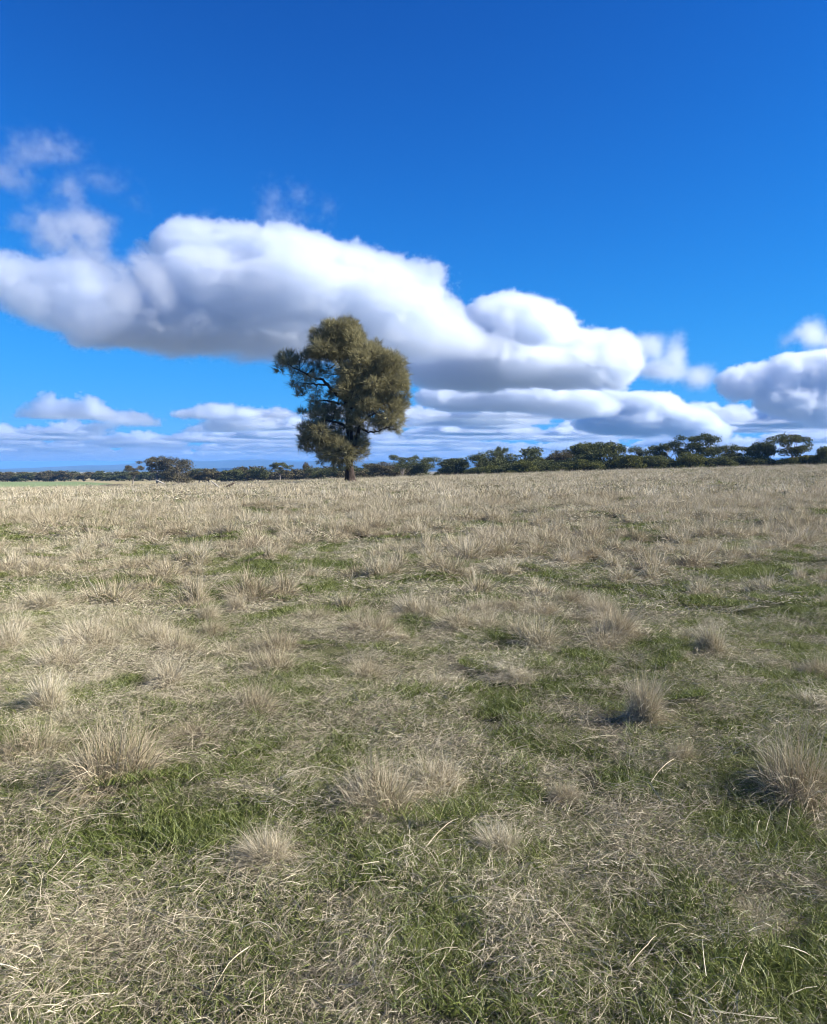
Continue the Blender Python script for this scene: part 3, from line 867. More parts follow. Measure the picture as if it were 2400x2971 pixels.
def catmull(pts, k=5):
    P = [Vector(p) for p in pts]; out = []
    for i in range(len(P) - 1):
        p0, p1, p2, p3 = P[max(i - 1, 0)], P[i], P[i + 1], P[min(i + 2, len(P) - 1)]
        for j in range(k):
            t = j / k
            out.append(0.5 * ((2 * p1) + (p2 - p0) * t + (2 * p0 - 5 * p1 + 4 * p2 - p3) * t * t + (3 * p1 - p0 - 3 * p2 + p3) * t ** 3))
    out.append(P[-1])
    return out

def join_tubes(tubes):
    V = []; F = []
    for v, f in tubes:
        o = len(V); V += v; F += [tuple(i + o for i in q) for q in f]
    return V, F

def needle_cloud(r, C, RAD, n, L0, L1, w, outward, upb, tones, strands=3):
    """Sprays of thin needles filling an ellipsoid: C centre, RAD radii (3,), outward = direction the twigs lean to."""
    d = r.normal(size=(n, 3)); d /= np.linalg.norm(d, axis=1)[:, None]
    q = r.uniform(0.15, 1.0, n) ** 0.5
    b = C + d * q[:, None] * RAD
    dirs = d * 0.7 + outward * 0.6 + np.array([0, 0, upb]) + r.normal(size=(n, 3)) * 0.35
    dirs = unit(dirs)
    tone = np.clip(r.normal(tones, 0.2, n), 0, 1)
    spike = np.where((q > 0.85) & (r.uniform(0, 1, n) < 0.28), 1.75, 1.0)
    V = []; T = []
    for s in range(strands):
        dd = unit(dirs + r.normal(size=(n, 3)) * 0.28)
        L = r.uniform(L0, L1, n) * spike
        side = unit(np.cross(dd, r.normal(size=(n, 3)))) * (w * r.uniform(0.6, 1.4, n))[:, None]
        bb = b + r.normal(size=(n, 3)) * 0.05
        mid = bb + dd * (L * 0.55)[:, None] + np.array([0, 0, -0.02])
        V.append(np.stack([bb - side * 0.4, bb + side * 0.4, mid + side * 0.5, bb + dd * L[:, None] + np.array([0, 0, -0.03]), mid - side * 0.5], 1).reshape(-1, 3))
        T.append(np.repeat(tone, 5))
    return np.concatenate(V), np.concatenate(T)

def lone_tree():
    D = 80.0; S = D / FPX
    X0, PY0 = 1012.0, 1404.0
    bx = (X0 - 1200) * S; z0 = gzf(bx, D) - 0.02
    r = rng_of(9)
    def L(zx, zy, dy=0.0):             # sketch coordinates of the crown, local metres (x right, y away, z up)
        px, py = 750 + 0.288 * zx, 900 + 0.288 * zy
        return Vector(((px - X0) * S, dy, (PY0 - py) * S))
    t = thing('buloke_tree', 'tall lone tree with olive brown needle crown and furrowed trunk, in the open paddock', 'tree', (bx, D, z0))
    u = 0.288 * S
    # trunk: flared foot with root flanges
    tp = [L(925, 1752), L(925, 1725), L(924, 1690), L(922, 1640), L(918, 1560), L(915, 1470), L(918, 1380), L(920, 1280, 0.05), L(918, 1180, 0.1), L(912, 1080, 0.1), L(903, 1000, 0.1), L(898, 940, 0.1)]
    tr = [84, 66, 54, 45, 38, 36, 35, 33, 31, 29, 27, 22]
    tpp = catmull(tp, 4); trr = np.interp(np.linspace(0, 1, len(tpp)), np.linspace(0, 1, len(tr)), tr) * u
    V, F = tube(tpp, list(trr), 20)
    for i in range(len(tpp) * 20):
        a = (i % 20) / 20 * 2 * math.pi; row = i // 20
        k = 0.16 * math.exp(-row / 5.0)
        f = 1 + k * math.sin(a * 5 + 0.7) + 0.05 * math.sin(a * 9 + row * 0.3) + 0.02 * r.normal()
        V[i] = tpp[row] + (V[i] - tpp[row]) * f
    rt, rf = tube([L(895, 1725), L(850, 1745, -0.1), L(800, 1752, -0.2)], [22 * u, 12 * u, 4 * u], 7)
    rt2, rf2 = tube([L(945, 1728, -0.2), L(965, 1748, -0.45), L(985, 1756, -0.6)], [20 * u, 12 * u, 5 * u], 7)
    V, F = join_tubes([(V, F), (rt, rf), (rt2, rf2)])
    mesh_obj('trunk', V, F, [M_BULOKE_BARK], t, smooth=True)
    limbs = [
        ([(903, 985, 0), (860, 905, -.3), (800, 850, -.6), (690, 740, -.9), (560, 685, -1.1), (430, 625, -1.2), (290, 560, -1.2)], 21),
        ([(720, 765, -.85), (640, 762, -1.0), (560, 765, -1.4), (430, 745, -1.6)], 10),
        ([(890, 985, .1), (830, 945, .2), (760, 930, .3), (640, 905, .4), (560, 960, .4)], 14),
        ([(900, 960, .1), (880, 800, .1), (845, 610, -.1), (800, 450, -.2), (740, 300, -.4), (700, 240, -.5)], 24),
        ([(905, 970, .1), (955, 800, .4), (965, 600, .5), (945, 410, .4), (925, 240, .3)], 20),
        ([(912, 1010, .1), (1050, 880, -.5), (1180, 760, -1.0), (1300, 640, -1.3), (1390, 550, -1.4)], 18),
        ([(918, 1100, .1), (1050, 1000, .3), (1200, 960, .7), (1350, 900, .9), (1470, 850, 1.0)], 15),
        ([(930, 1420, -.1), (1000, 1290, -.5), (1030, 1180, -.8), (1100, 1090, -1.0), (1200, 1050, -1.1), (1320, 1040, -1.2)], 22),
        ([(1035, 1190, -.75), (1120, 1232, -1.1), (1220, 1222, -1.4), (1340, 1175, -1.6)], 10),
        ([(910, 1190, .1), (800, 1132, -.5), (680, 1120, -.9), (560, 1160, -1.2), (460, 1190, -1.4)], 13),
        ([(912, 1290, .1), (780, 1262, -.2), (640, 1250, -.3), (520, 1290, -.3), (440, 1320, -.3)], 12),
        ([(912, 1425, .1), (800, 1420, .4), (700, 1430, .8), (600, 1480, 1.0)], 9),
        ([(905, 1050, 0), (920, 960, -1.0), (960, 880, -2.0), (1010, 830, -2.7)], 14),
        ([(905, 1030, .1), (860, 900, 1.2), (800, 760, 2.3), (760, 640, 3.0)], 14),
        ([(905, 1020, .2), (1000, 900, 1.4), (1120, 760, 2.4), (1200, 640, 2.8)], 14),
        ([(880, 780, .1), (960, 640, -1.1), (1080, 520, -1.9), (1160, 440, -2.1)], 12),
        ([(918, 1420, 0), (880, 1400, -1.0), (850, 1420, -1.8)], 9),
        ([(918, 1360, 0), (960, 1350, -.9), (1020, 1390, -1.6)], 9),
    ]
    samples = []
    for pts, r0 in limbs:
        P = catmull([L(*p) for p in pts], 5)
        n = len(P)
        P = [p + Vector(r.normal(size=3) * 0.035) * (0 if i == 0 else 1) for i, p in enumerate(P)]
        rad = [(r0 * (1 - i / (n - 1)) ** 0.8 + 2.0) * u for i in range(n)]
        v, f = tube(P, rad, 8)
        mesh_obj('limb', v, f, [M_BULOKE_BARK], t, smooth=True)
        samples += [(p, rd) for p, rd in zip(P[2:], rad[2:])]
    SP = np.array([tuple(p) for p, _ in samples])
    # (x, y, rx, ry, weight) foliage clumps in the sketch
    K = [(820,230,170,95,1),(940,215,110,100,1),(620,290,105,75,1),(760,330,200,105,1.1),(960,330,115,105,1.1),(1010,270,55,85,.8),(700,200,80,50,.7),
         (560,430,85,55,.8),(680,430,150,75,1),(840,450,170,95,1),(1100,440,150,85,1.1),(1195,375,50,75,.8),(1200,480,125,95,1.1),(1330,540,115,85,1),(1425,540,60,65,.8),(1050,520,115,85,1),
         (1400,650,105,85,1),(1250,640,135,95,1.1),(1100,640,135,95,1),(1450,760,75,85,.9),(1330,780,125,95,1),(1180,800,125,95,1),(1485,880,50,60,.7),(1380,920,105,75,1),(1250,920,115,65,.9),
         (1490,960,30,45,.5),(1390,1020,95,75,1),(1300,1090,105,55,.8),(1405,1120,75,65,.9),(1290,1185,95,40,.7),(1190,1210,55,35,.5),(1385,1190,45,38,.6),
         (900,640,125,95,.9),(960,760,145,95,1),(870,800,95,85,.8),(1000,880,150,85,1),(1080,960,95,55,.7),(900,900,70,60,.6),(780,740,55,55,.5),
         (235,510,55,75,.8),(215,590,48,42,.7),(330,545,95,65,.9),(300,465,75,36,.6),(430,520,85,55,.7),(520,470,75,60,.7),(560,545,85,45,.7),(640,580,100,42,.6),(380,640,65,36,.6),(480,700,75,32,.45),
         (385,750,55,36,.7),(450,770,85,42,.7),(420,840,55,36,.6),(535,745,55,34,.4),
         (600,900,65,55,.75),(555,960,55,48,.7),(640,960,65,48,.7),(475,1040,50,34,.6),(600,1050,105,60,.9),(720,1050,95,52,.8),(780,1010,55,45,.5),
         (455,1190,55,55,.8),(560,1180,105,72,1),(520,1290,115,75,1),(650,1230,105,72,.9),(680,1330,125,75,1),(540,1390,80,45,.8),(435,1350,40,36,.6),(760,1180,75,52,.6),(780,1280,85,65,.7),
         (640,1440,85,55,.8),(740,1430,115,65,1),(860,1380,115,75,1),(820,1490,125,52,1),(930,1440,70,85,.8),(1020,1380,75,75,.7),(1060,1440,52,52,.6),(990,1300,52,46,.45),(930,1290,62,52,.6),
         (650,1510,52,36,.6),(820,960,60,50,.6),(850,1060,65,60,.7),(700,980,85,55,.8),(960,1020,85,65,.8),(1000,1110,75,60,.7),(960,1180,65,55,.6),(1040,1010,80,60,.8),(1130,1050,75,55,.7),(860,1190,55,55,.6),(940,1250,55,50,.6),(1060,1290,45,65,.5),(700,865,65,45,.6),(760,840,60,55,.6),(1150,960,85,65,.8),(1230,1010,85,60,.8),(1200,1110,65,36,.5),(590,620,80,42,.5),(670,650,80,36,.4),(1090,1330,40,50,.5),(640,1150,80,50,.7),(470,1270,50,50,.6),(800,1340,90,60,.8),(1100,1140,80,50,.7),(1030,1230,60,50,.7),(1180,1160,70,40,.6),(980,1150,70,60,.7),(880,1130,60,60,.6),(760,1100,75,60,.7),(480,640,90,45,.6),(560,700,75,36,.5),(1260,1130,90,50,.7),(620,800,70,36,.5),(1120,980,80,60,.7),(780,1550,75,34,.6),(1000,1480,52,26,.4),(910,1530,42,26,.4)]
    V = []; T = []; twig = []
    for x, y, rx, ry, wgt in K:
        hw = max(0.2, 1 - ((x - 880) / 720.0) ** 2) ** 0.5 * (0.55 if y > 1250 else 1.0)
        big = rx * ry > 5200
        depths = (-1, 1) if big else (r.choice([-1, 1]) * 0.5,)
        if rx * ry > 9500: depths = (-1.0, 0.0, 1.0)
        for sdir in depths:
            dy = float(sdir) * hw * r.uniform(1.2, 2.9)
            C = np.array(L(x + r.normal() * 8, y + r.normal() * 8, dy))
            RAD = np.array([rx * u, (rx + ry) * 0.5 * u, ry * u])
            i = np.argmin(((SP - C) ** 2).sum(1))
            src = SP[i]
            out = C - src; out = out / (np.linalg.norm(out) + 1e-6)
            n = int(190 * wgt * (RAD[0] * RAD[2]) ** 0.75 / 0.6) + 14
            v, tt = needle_cloud(r, C, RAD * 0.88, n, 0.22, 0.62, 0.024, out, 0.42, 0.5, 5)
            V.append(v); T.append(tt)
            # the twigs carrying the clump
            a = Vector(src); b = Vector(C)
            mid = a.lerp(b, 0.5) + Vector((r.normal() * 0.1, r.normal() * 0.1, -0.05 + 0.1 * r.normal()))
            twig.append(tube(catmull([a, mid, b], 3), list(np.linspace(max(0.02, samples[i][1] * 0.55), 0.012, 7)), 5))
            for q in range(4):
                e = b + Vector(r.normal(size=3)) * 0.5 * float(RAD[0])
                s = mid.lerp(b, r.uniform(0.2, 1.0))
                twig.append(tube([s, s.lerp(e, 0.5) + Vector((0, 0, 0.03)), e], [0.018, 0.012, 0.006], 4, False))
    v, f = join_tubes(twig)
    mesh_obj('branches', v, f, [M_BULOKE_BARK], t, smooth=True)
    V = np.concatenate(V); T = np.concatenate(T)
    n = len(V) // 5; o = np.arange(n)[:, None] * 5
    F = np.concatenate([o + np.array([[0, 1, 2]]), o + np.array([[0, 2, 4]]), o + np.array([[4, 2, 3]])])
    mesh_obj('crown', V, F, [M_BULOKE_LEAF], t, attrs={'tone': ('POINT', 'FLOAT', T)})
    print('BULOKE needles', n)
lone_tree()

# ---------------------------------------------------------------- gum trees
M_GUM_BARK = bark_material('gum_bark', (0.10, 0.085, 0.07), (0.22, 0.19, 0.16), (0.40, 0.36, 0.31), 0.15)
M_DARK_BARK = bark_material('dark_bark', (0.025, 0.02, 0.017), (0.06, 0.05, 0.04), (0.12, 0.10, 0.085))
M_GUM_LEAF = leaf_material('gum_leaves', [(0.0, (0.037, 0.043, 0.019)), (0.45, (0.096, 0.107, 0.043)), (0.8, (0.178, 0.181, 0.075)), (1.0, (0.264, 0.246, 0.111))], 0.18)
M_GUM_LEAF_BROWN = leaf_material('brownish_gum_leaves', [(0.0, (0.039, 0.035, 0.022)), (0.45, (0.117, 0.102, 0.051)), (0.8, (0.210, 0.171, 0.086)), (1.0, (0.255, 0.203, 0.115))], 0.18)
M_BUSH_LEAF = leaf_material('bush_leaves', [(0.0, (0.041, 0.049, 0.018)), (0.45, (0.109, 0.116, 0.036)), (0.8, (0.196, 0.189, 0.060)), (1.0, (0.275, 0.257, 0.090))], 0.2)

def leaf_clump(r, C, RAD, n, ls, tone, droop=0.6, shell=0.55):
    d = unit(r.normal(size=(n, 3)))
    q = shell + (1 - shell) * r.uniform(0, 1, n)
    inner = r.uniform(0, 1, n) < 0.25
    q = np.where(inner, r.uniform(0.1, 1, n), q)
    lump = 0.85 + 0.3 * np.sin(d[:, 0] * 5 + C[0] * 3) * np.sin(d[:, 1] * 5 + C[1] * 2) * np.sin(d[:, 2] * 4 + C[2])
    b = C + d * (q * lump)[:, None] * RAD
    ax = unit(r.normal(size=(n, 3)) + np.array([0, 0, -droop]))
    sd = unit(np.cross(ax, r.normal(size=(n, 3))))
    L = ls * r.uniform(0.6, 1.5, n); W = L * r.uniform(0.28, 0.5, n)
    V = np.stack([b - sd * W[:, None] * 0.5, b + ax * L[:, None] * 0.5 - sd * 0, b + sd * W[:, None] * 0.5, b - ax * L[:, None] * 0.5], 1).reshape(-1, 3)
    return V, np.repeat(np.clip(r.normal(tone, 0.2, n), 0, 1), 4)

def gum_tree(seed, kind, H=10.0, Wd=8.0, leaf=M_GUM_LEAF, bark=M_GUM_BARK, n_leaf=3600, ls=0.42):
    """kind: 'umbrella' (bare stems, clumps along the top), 'woodland' (round open crown on a trunk), 'bush' (dense to the ground)."""
    r = rng_of(seed)
    root = bpy.data.objects.new('proto', None)
    tubes = []; clumps = []
    if kind == 'bush':
        th = 0.25 * H
        tubes.append(tube([(0, 0, -0.3), (0.05, 0, th), (0.1, 0.1, H * 0.7)], [0.22, 0.16, 0.06], 7))
        m_ = 34
        for k in range(m_):
            a = r.uniform(0, 2 * np.pi); e = r.uniform(0.0, 1.0)
            zz = H * (0.10 + 0.78 * e)
            rad = Wd * 0.5 * math.sqrt(max(0.05, 1 - ((zz / H - 0.32) / 0.68) ** 2)) * r.uniform(0.35, 0.86)
            C = np.array([math.cos(a) * rad, math.sin(a) * rad, zz])
            s = r.uniform(0.75, 1.25) * Wd / 8.0
            clumps.append((C, np.array([1.65, 1.65, 1.25 * H / 9.0]) * s))
            tubes.append(tube([(0.05, 0, th * r.uniform(0.5, 2.0)), tuple(C * 0.6), tuple(C)], [0.09, 0.05, 0.02], 5, False))
    else:
        nl = 5 if kind == 'umbrella' else 6
        fork = H * (r.uniform(0.22, 0.34) if kind == 'umbrella' else r.uniform(0.15, 0.25))
        lean = r.normal(size=2) * 0.25
        tubes.append(tube(catmull([(0, 0, -0.4), (0, 0, 0.3), (lean[0] * 0.5, lean[1] * 0.5, fork * 0.6), (lean[0], lean[1], fork)], 3), list(np.linspace(0.36, 0.24, 10)), 9))
        for k in range(nl):
            a = 2 * np.pi * (k + r.uniform(-0.3, 0.3)) / nl
            reach = Wd * 0.5 * r.uniform(0.35, 0.86); top = H * r.uniform(0.74, 0.93) if kind == 'umbrella' else H * r.uniform(0.5, 0.9)
            e = np.array([math.cos(a) * reach, math.sin(a) * reach, top])
            s0 = np.array([lean[0], lean[1], fork - 0.1])
            m1 = s0 * 0.55 + e * 0.45 + np.array([-math.cos(a), -math.sin(a), 0.4]) * r.uniform(0.1, 0.6) + r.normal(size=3) * 0.2
            P = catmull([s0, m1, e], 5)
            tubes.append(tube(P, list(np.linspace(0.17, 0.035, len(P))), 6))
            nsub = 4 if kind == 'umbrella' else 5
            for q in range(nsub):
                i = r.integers(len(P) // 2 if kind == 'umbrella' else 3, len(P))
                base = np.array(P[i])
                off = r.normal(size=3) * np.array([1.0, 1.0, 0.45]) * Wd * 0.13 + np.array([math.cos(a) * 0.3, math.sin(a) * 0.3, 0.35])
                C = base + off
                C[2] = min(C[2], H * 0.94)
                tubes.append(tube([tuple(base), tuple(base * 0.5 + C * 0.5 + np.array([0, 0, -0.1])), tuple(C)], [0.06, 0.04, 0.015], 5, False))
                s = r.uniform(0.7, 1.25) * Wd / 8.0
                clumps.append((C, np.array([1.35, 1.35, 0.85 if kind == 'umbrella' else 1.15]) * s))
            clumps.append((e, np.array([1.45, 1.45, 0.85 if kind == 'umbrella' else 1.1]) * r.uniform(0.8, 1.15) * Wd / 8.0))
        if kind == 'woodland':
            for k in range(12):
                a = r.uniform(0, 2 * np.pi); rad = Wd * 0.5 * r.uniform(0.1, 0.75)
                C = np.array([math.cos(a) * rad, math.sin(a) * rad, H * r.uniform(0.22, 0.9)])
                clumps.append((C, np.array([1.55, 1.55, 1.15]) * Wd / 8.0))
                tubes.append(tube([(lean[0], lean[1], fork), tuple(C * 0.55 + np.array([0, 0, 0.4])), tuple(C)], [0.08, 0.05, 0.015], 5, False))
    vol = sum(float(c[1][0] * c[1][2]) for c in clumps)
    V = []; T = []
    for C, RAD in clumps:
        v, t = leaf_clump(r, C, RAD, max(20, int(n_leaf * float(RAD[0] * RAD[2]) / vol)), ls, 0.5)
        V.append(v); T.append(t)
    V = np.concatenate(V); T = np.concatenate(T)
    n = len(V) // 4; o = np.arange(n)[:, None] * 4
    F = o + np.array([[0, 1, 2, 3]])
    # normalise: foot at 0, height H, width Wd
    sz = H / np.percentile(V[:, 2], 99.3); sx = Wd / (np.percentile(V[:, 0], 97.5) - np.percentile(V[:, 0], 2.5)); sy = Wd / (np.percentile(V[:, 1], 97.5) - np.percentile(V[:, 1], 2.5))
    V = V * np.array([sx, sy, sz])
    tv, tf = join_tubes(tubes)
    tv = [Vector((p.x * sx, p.y * sy, p.z * sz)) for p in tv]
    trunk = mesh_obj('trunk', tv, tf, [bark], smooth=True, link=False)
    crown = mesh_obj('crown', V, F, [leaf], attrs={'tone': ('POINT', 'FLOAT', T)}, link=False)
    return dict(H=H, W=Wd, trunk=trunk, crown=crown)

KINDS = {
    'umbrella': [gum_tree(600 + k, 'umbrella', 11, 9, n_leaf=4800) for k in range(4)],
    'woodland': [gum_tree(620 + k, 'woodland', 10, 9, n_leaf=8000) for k in range(4)],
    'brown': [gum_tree(640 + k, 'woodland', 10, 9, M_GUM_LEAF_BROWN, M_GUM_BARK, 8000) for k in range(3)],
    'brownumb': [gum_tree(650 + k, 'umbrella', 11, 9, M_GUM_LEAF_BROWN, M_GUM_BARK, 5200) for k in range(2)],
    'brownbush': [gum_tree(656, 'bush', 9, 9, M_GUM_LEAF_BROWN, M_GUM_BARK, 8000, 0.42)],
    'bush': [gum_tree(660 + k, 'bush', 8, 9, M_GUM_LEAF, M_DARK_BARK, 9500, 0.44) for k in range(4)],
    'green': [gum_tree(680 + k, 'bush', 6, 8, M_BUSH_LEAF, M_DARK_BARK, 8000, 0.42) for k in range(3)],
    'far': [gum_tree(700 + k, 'woodland' if k < 3 else 'bush', 9, 10, M_GUM_LEAF if k % 2 else M_GUM_LEAF_BROWN, M_GUM_BARK, 2600, 0.9) for k in range(5)],
}
def plant(name, kind, var, px, top, width, D, label, group=None, rot=None, sink=0.0):
    """Stand a copy of a tree kind at a distance D so that it is as tall and wide as in the photograph."""
    p = KINDS[kind][var % len(KINDS[kind])]
    x = (px - 1200) * D / FPX
    z = gzf(x, D) - sink
    h = CAM_H + (1366.0 - top) * D / FPX - z
    w = width * D / FPX
    r = rng_of(int(px * 7 + D))
    t = thing(name, label, 'tree' if 'tree' in name else 'bush', (x, D, z), r.uniform(0, 6.28) if rot is None else rot, group)
    t.scale = (w / p['W'], w / p['W'], h / p['H'])
    for k in ('trunk', 'crown'):
        c = p[k].copy(); c.name = k; COL.objects.link(c); c.parent = t
    return t
# right-hand belt, from the right edge towards the lone tree
plant('gum_tree', 'bush', 0, 2405, 1297, 74, 225, 'dark dense tree cut by the right edge')
plant('bush', 'green', 0, 2345, 1322, 66, 232, 'low bush between the dark edge tree and the tallest right gum')
plant('gum_tree', 'umbrella', 0, 2296, 1260, 118, 235, 'tall umbrella gum with bare pale forks, rightmost of the two tallest', rot=0.6)
plant('gum_tree', 'bush', 1, 2212, 1284, 74, 240, 'dark dense tree close on the left of the rightmost umbrella gum')
plant('bush', 'green', 1, 2290, 1330, 66, 228, 'low dark bush at the foot of the rightmost umbrella gum')
plant('gum_tree', 'umbrella', 1, 2152, 1293, 92, 245, 'open gum with sky gaps, between the two tallest umbrella gums', rot=2.2)
plant('gum_tree', 'woodland', 0, 2104, 1293, 46, 250, 'small narrow gum right of the tall umbrella gum with the round top')
plant('gum_tree', 'bush', 2, 2070, 1303, 76, 238, 'dark bushy tree right below the tall round topped umbrella gum')
plant('gum_tree', 'umbrella', 2, 2024, 1261, 110, 240, 'tall umbrella gum with a wide round top, left one of the two tallest', rot=4.0)
plant('bush', 'green', 2, 2006, 1315, 80, 226, 'rounded dark bush under the left umbrella gum')
plant('gum_tree', 'umbrella', 3, 1930, 1289, 96, 246, 'flat topped gum with a sky gap, left of the tall round topped one', rot=1.0)
plant('gum_tree', 'woodland', 1, 1862, 1298, 62, 250, 'small gum with a ragged top above the low bushes')
plant('bush', 'bush', 3, 1900, 1325, 120, 230, 'wide low bush under the flat topped gum')
plant('bush', 'green', 0, 1826, 1322, 84, 226, 'low olive bush right of the big green dome tree')
plant('gum_tree', 'woodland', 2, 1794, 1291, 36, 246, 'narrow upright tree peeping out right behind the big green dome')
plant('wattle_tree', 'bush', 0, 1722, 1286, 136, 236, 'big dense green dome shaped tree, largest in the right belt', rot=0.3)
plant('bush', 'green', 1, 1702, 1335, 80, 224, 'low green bush in front of the big green dome')
plant('gum_tree', 'brown', 0, 1622, 1307, 82, 262, 'purplish brown open gum left of the big green dome')
plant('bush', 'bush', 1, 1640, 1341, 84, 232, 'small dark bush below the purplish brown gum')
plant('wattle_tree', 'bush', 2, 1512, 1303, 148, 255, 'broad dark dome tree behind the light green bushes', rot=1.7)
plant('bush', 'green', 2, 1526, 1337, 76, 238, 'light green bush in front of the broad dark dome, left one')
plant('bush', 'green', 0, 1580, 1344, 46, 236, 'light green bush in front of the broad dark dome, right one')
plant('gum_tree', 'woodland', 3, 1416, 1308, 100, 270, 'dark gum with a jagged crown left of the broad dark dome')
plant('gum_tree', 'umbrella', 1, 1452, 1297, 34, 275, 'thin tiered gum top sticking up over the jagged gum', rot=0.2)
plant('gum_tree', 'bush', 3, 1322, 1331, 80, 275, 'round dark tree standing alone with gaps on both sides')
plant('gum_tree', 'woodland', 0, 1222, 1328, 104, 300, 'wide dark gum left of the round tree standing alone')
plant('bush', 'green', 1, 1276, 1368, 30, 290, 'tiny bush in the gap left of the round tree standing alone')
plant('gum_tree', 'umbrella', 0, 1168, 1321, 72, 320, 'tall thin stemmed gum with wispy top right of the lone tree', rot=2.9)
plant('gum_tree', 'brown', 1, 1112, 1342, 72, 340, 'brownish gum behind the lone tree, right of its trunk')
plant('gum_tree', 'woodland', 2, 1060, 1346, 74, 350, 'grey green gum next to the lone tree trunk on the right')
plant('gum_tree', 'woodland', 1, 985, 1352, 76, 350, 'dark gum half hidden behind the lone tree trunk')
plant('gum_tree', 'woodland', 3, 930, 1357, 70, 370, 'low gum behind the lone tree, left of its trunk')
plant('gum_tree', 'brown', 2, 892, 1343, 24, 400, 'slim pointed tree poking above the belt left of the lone tree')
plant('gum_tree', 'umbrella', 3, 813, 1342, 54, 390, 'thin umbrella gum showing against the hills left of the lone tree', rot=0.9)
UNDER = [(px, 1346 - 16 * sstep(1450, 1950, px)) for px in range(1388, 2400, 33)]
for i, (px, top) in enumerate(UNDER):
    rr = rng_of(px + 5)
    plant('bush', ('bush', 'green', 'bush')[i % 3], i, px + rr.normal() * 6, top + rr.normal() * 5, 66 + rr.uniform(0, 24), 234 + rr.uniform(-5, 8), 'low dark bush closing the foot of the right belt', 'low bushes along the foot of the right belt')
# clump on the left
plant('gum_tree', 'brownumb', 1, 386, 1351, 48, 410, 'small gum with a white trunk, left of the pair of big gums', rot=0.5)
plant('gum_tree', 'brownumb', 0, 456, 1325, 78, 430, 'left gum of the big pair, with sky gaps in its top', rot=1.9)
plant('gum_tree', 'brownbush', 0, 518, 1330, 80, 425, 'right gum of the big pair, dense and rounded', rot=3.0)
plant('gum_tree', 'woodland', 1, 578, 1360, 52, 450, 'lower gum just right of the big pair')
# the belt far out on the left and behind
FAR_ROW = [(px, 1362 + 5 * math.sin(px * 0.05) + 4 * math.sin(px * 0.023 + 1), 62) for px in range(606, 990, 24)]
for i, (px, top, w) in enumerate(FAR_ROW):
    plant('gum_tree', 'far', i, px, top, w, 440 + 22 * (i % 3), 'dark gum in the low belt between the big pair and the lone tree', 'gums in the middle belt')
for i, px in enumerate(range(-40, 640, 19)):
    rr = rng_of(px + 900)
    plant('gum_tree', 'far', int(rr.integers(0, 5)), px + rr.normal() * 5, 1370 + rr.normal() * 2.2 - (3 if 100 < px < 170 else 0), 40 + rr.uniform(0, 16), 690 + 45 * (i % 3), 'far grey green gum in the long belt beyond the green field', 'gums in the far left belt')
for i, px in enumerate(range(1020, 2470, 36)):
    if any(a < px < b for a, b in ((1232, 1306), (1338, 1384), (2086, 2128), (2318, 2378))): continue
    rr = rng_of(px + 1900)
    plant('gum_tree', 'far', int(rr.integers(0, 5)), px, 1363 - 27 * sstep(1150, 1700, px) + rr.normal() * 5, 70, 330 + 20 * (i % 3), 'dark gum deep in the right belt behind the front trees', 'gums behind the right belt')

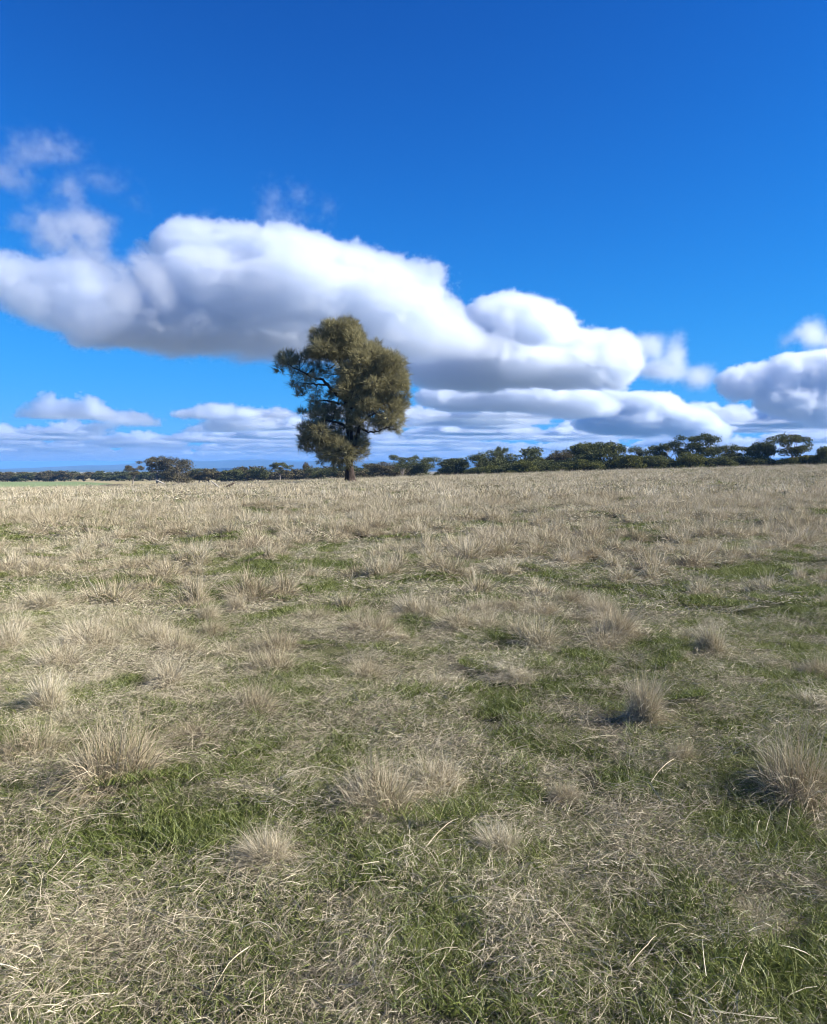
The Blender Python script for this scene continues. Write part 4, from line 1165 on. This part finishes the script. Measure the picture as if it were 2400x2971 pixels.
# ---------------------------------------------------------------- fallen wood
M_DEADWOOD = bark_material('weathered_wood', (0.25, 0.22, 0.19), (0.42, 0.38, 0.33), (0.60, 0.56, 0.50), 1.0)
M_BROWNWOOD = bark_material('brown_wood', (0.05, 0.038, 0.03), (0.12, 0.09, 0.07), (0.22, 0.17, 0.13), 1.0)
def wood(name, pts, radii, D, label, mat, cat='branch', extra=()):
    """pts in photo pixels at distance D; the lowest ends rest on the ground."""
    P = []
    for q in pts:
        d = D + (q[2] if len(q) > 2 else 0.0)
        P.append(pix(q[0], q[1], d))
    base = min(P, key=lambda p: p.z - gzf(p.x, p.y))
    o0 = Vector((base.x, base.y, gzf(base.x, base.y)))
    Pc = catmull([p - o0 for p in P], 4)
    parts = [tube(Pc, list(np.interp(np.linspace(0, 1, len(Pc)), np.linspace(0, 1, len(radii)), radii)), 7)]
    for ex, er in extra:
        E = catmull([pix(q[0], q[1], D + (q[2] if len(q) > 2 else 0.0)) - o0 for q in ex], 4)
        parts.append(tube(E, list(np.linspace(er[0], er[1], len(E))), 6))
    V, F = join_tubes(parts)
    o = mesh_obj(name, V, F, [mat], smooth=True); o.location = o0
    o['label'] = label; o['category'] = cat
    return o
def dist_at(px, py):
    p = ground_hit(px, py); return p.y
Dw = dist_at(660, 1424)
wood('fallen_branch', [(588, 1424), (600, 1420), (618, 1421), (640, 1424)], [0.10, 0.12, 0.10, 0.04], Dw, 'pale bleached fallen branch with a knotted end, in the grass left of the lone tree', M_DEADWOOD,
     extra=[([(596, 1422), (594, 1416), (604, 1414)], (0.07, 0.03)), ([(640, 1419), (628, 1408), (612, 1395)], (0.07, 0.035))])
wood('fallen_branch', [(630, 1424), (648, 1416), (664, 1410), (681, 1400)], [0.05, 0.09, 0.10, 0.05], Dw + 0.6, 'dark fallen branch propped up at a slant beside the bleached one', M_BROWNWOOD)
wood('fallen_branch', [(708, 1421), (722, 1413), (738, 1409)], [0.05, 0.06, 0.03], dist_at(712, 1422), 'thin pale stick lying between the slanting branch and the lone tree', M_DEADWOOD)
wood('fallen_log', [(842, 1407), (880, 1406), (915, 1404), (940, 1403)], [0.07, 0.10, 0.10, 0.05], dist_at(880, 1408), 'long brown log lying on the ground left of the lone trunk', M_BROWNWOOD, 'log')
wood('fallen_log', [(290, 1409.5), (330, 1409), (380, 1408.5)], [0.35, 0.5, 0.3], 320.0, 'dark log heap lying at the right end of the green field', M_BROWNWOOD, 'log')
wood('fallen_log', [(452, 1393), (466, 1399), (480, 1406)], [0.3, 0.42, 0.5], 415.0, 'pale dead trunk leaning against the big pair of gums', M_DEADWOOD, 'log')
wood('fallen_branch', [(108, 1450), (113, 1445.5), (120, 1446.5), (128, 1452)], [0.07, 0.09, 0.09, 0.05], dist_at(118, 1453), 'short white bleached branch end poking out of the grass at the far left', M_DEADWOOD)
wood('fallen_branch', [(97, 1453), (99, 1447), (101, 1441)], [0.06, 0.06, 0.05], dist_at(98, 1454), 'small white stump tip standing left of the short white branch', M_DEADWOOD)
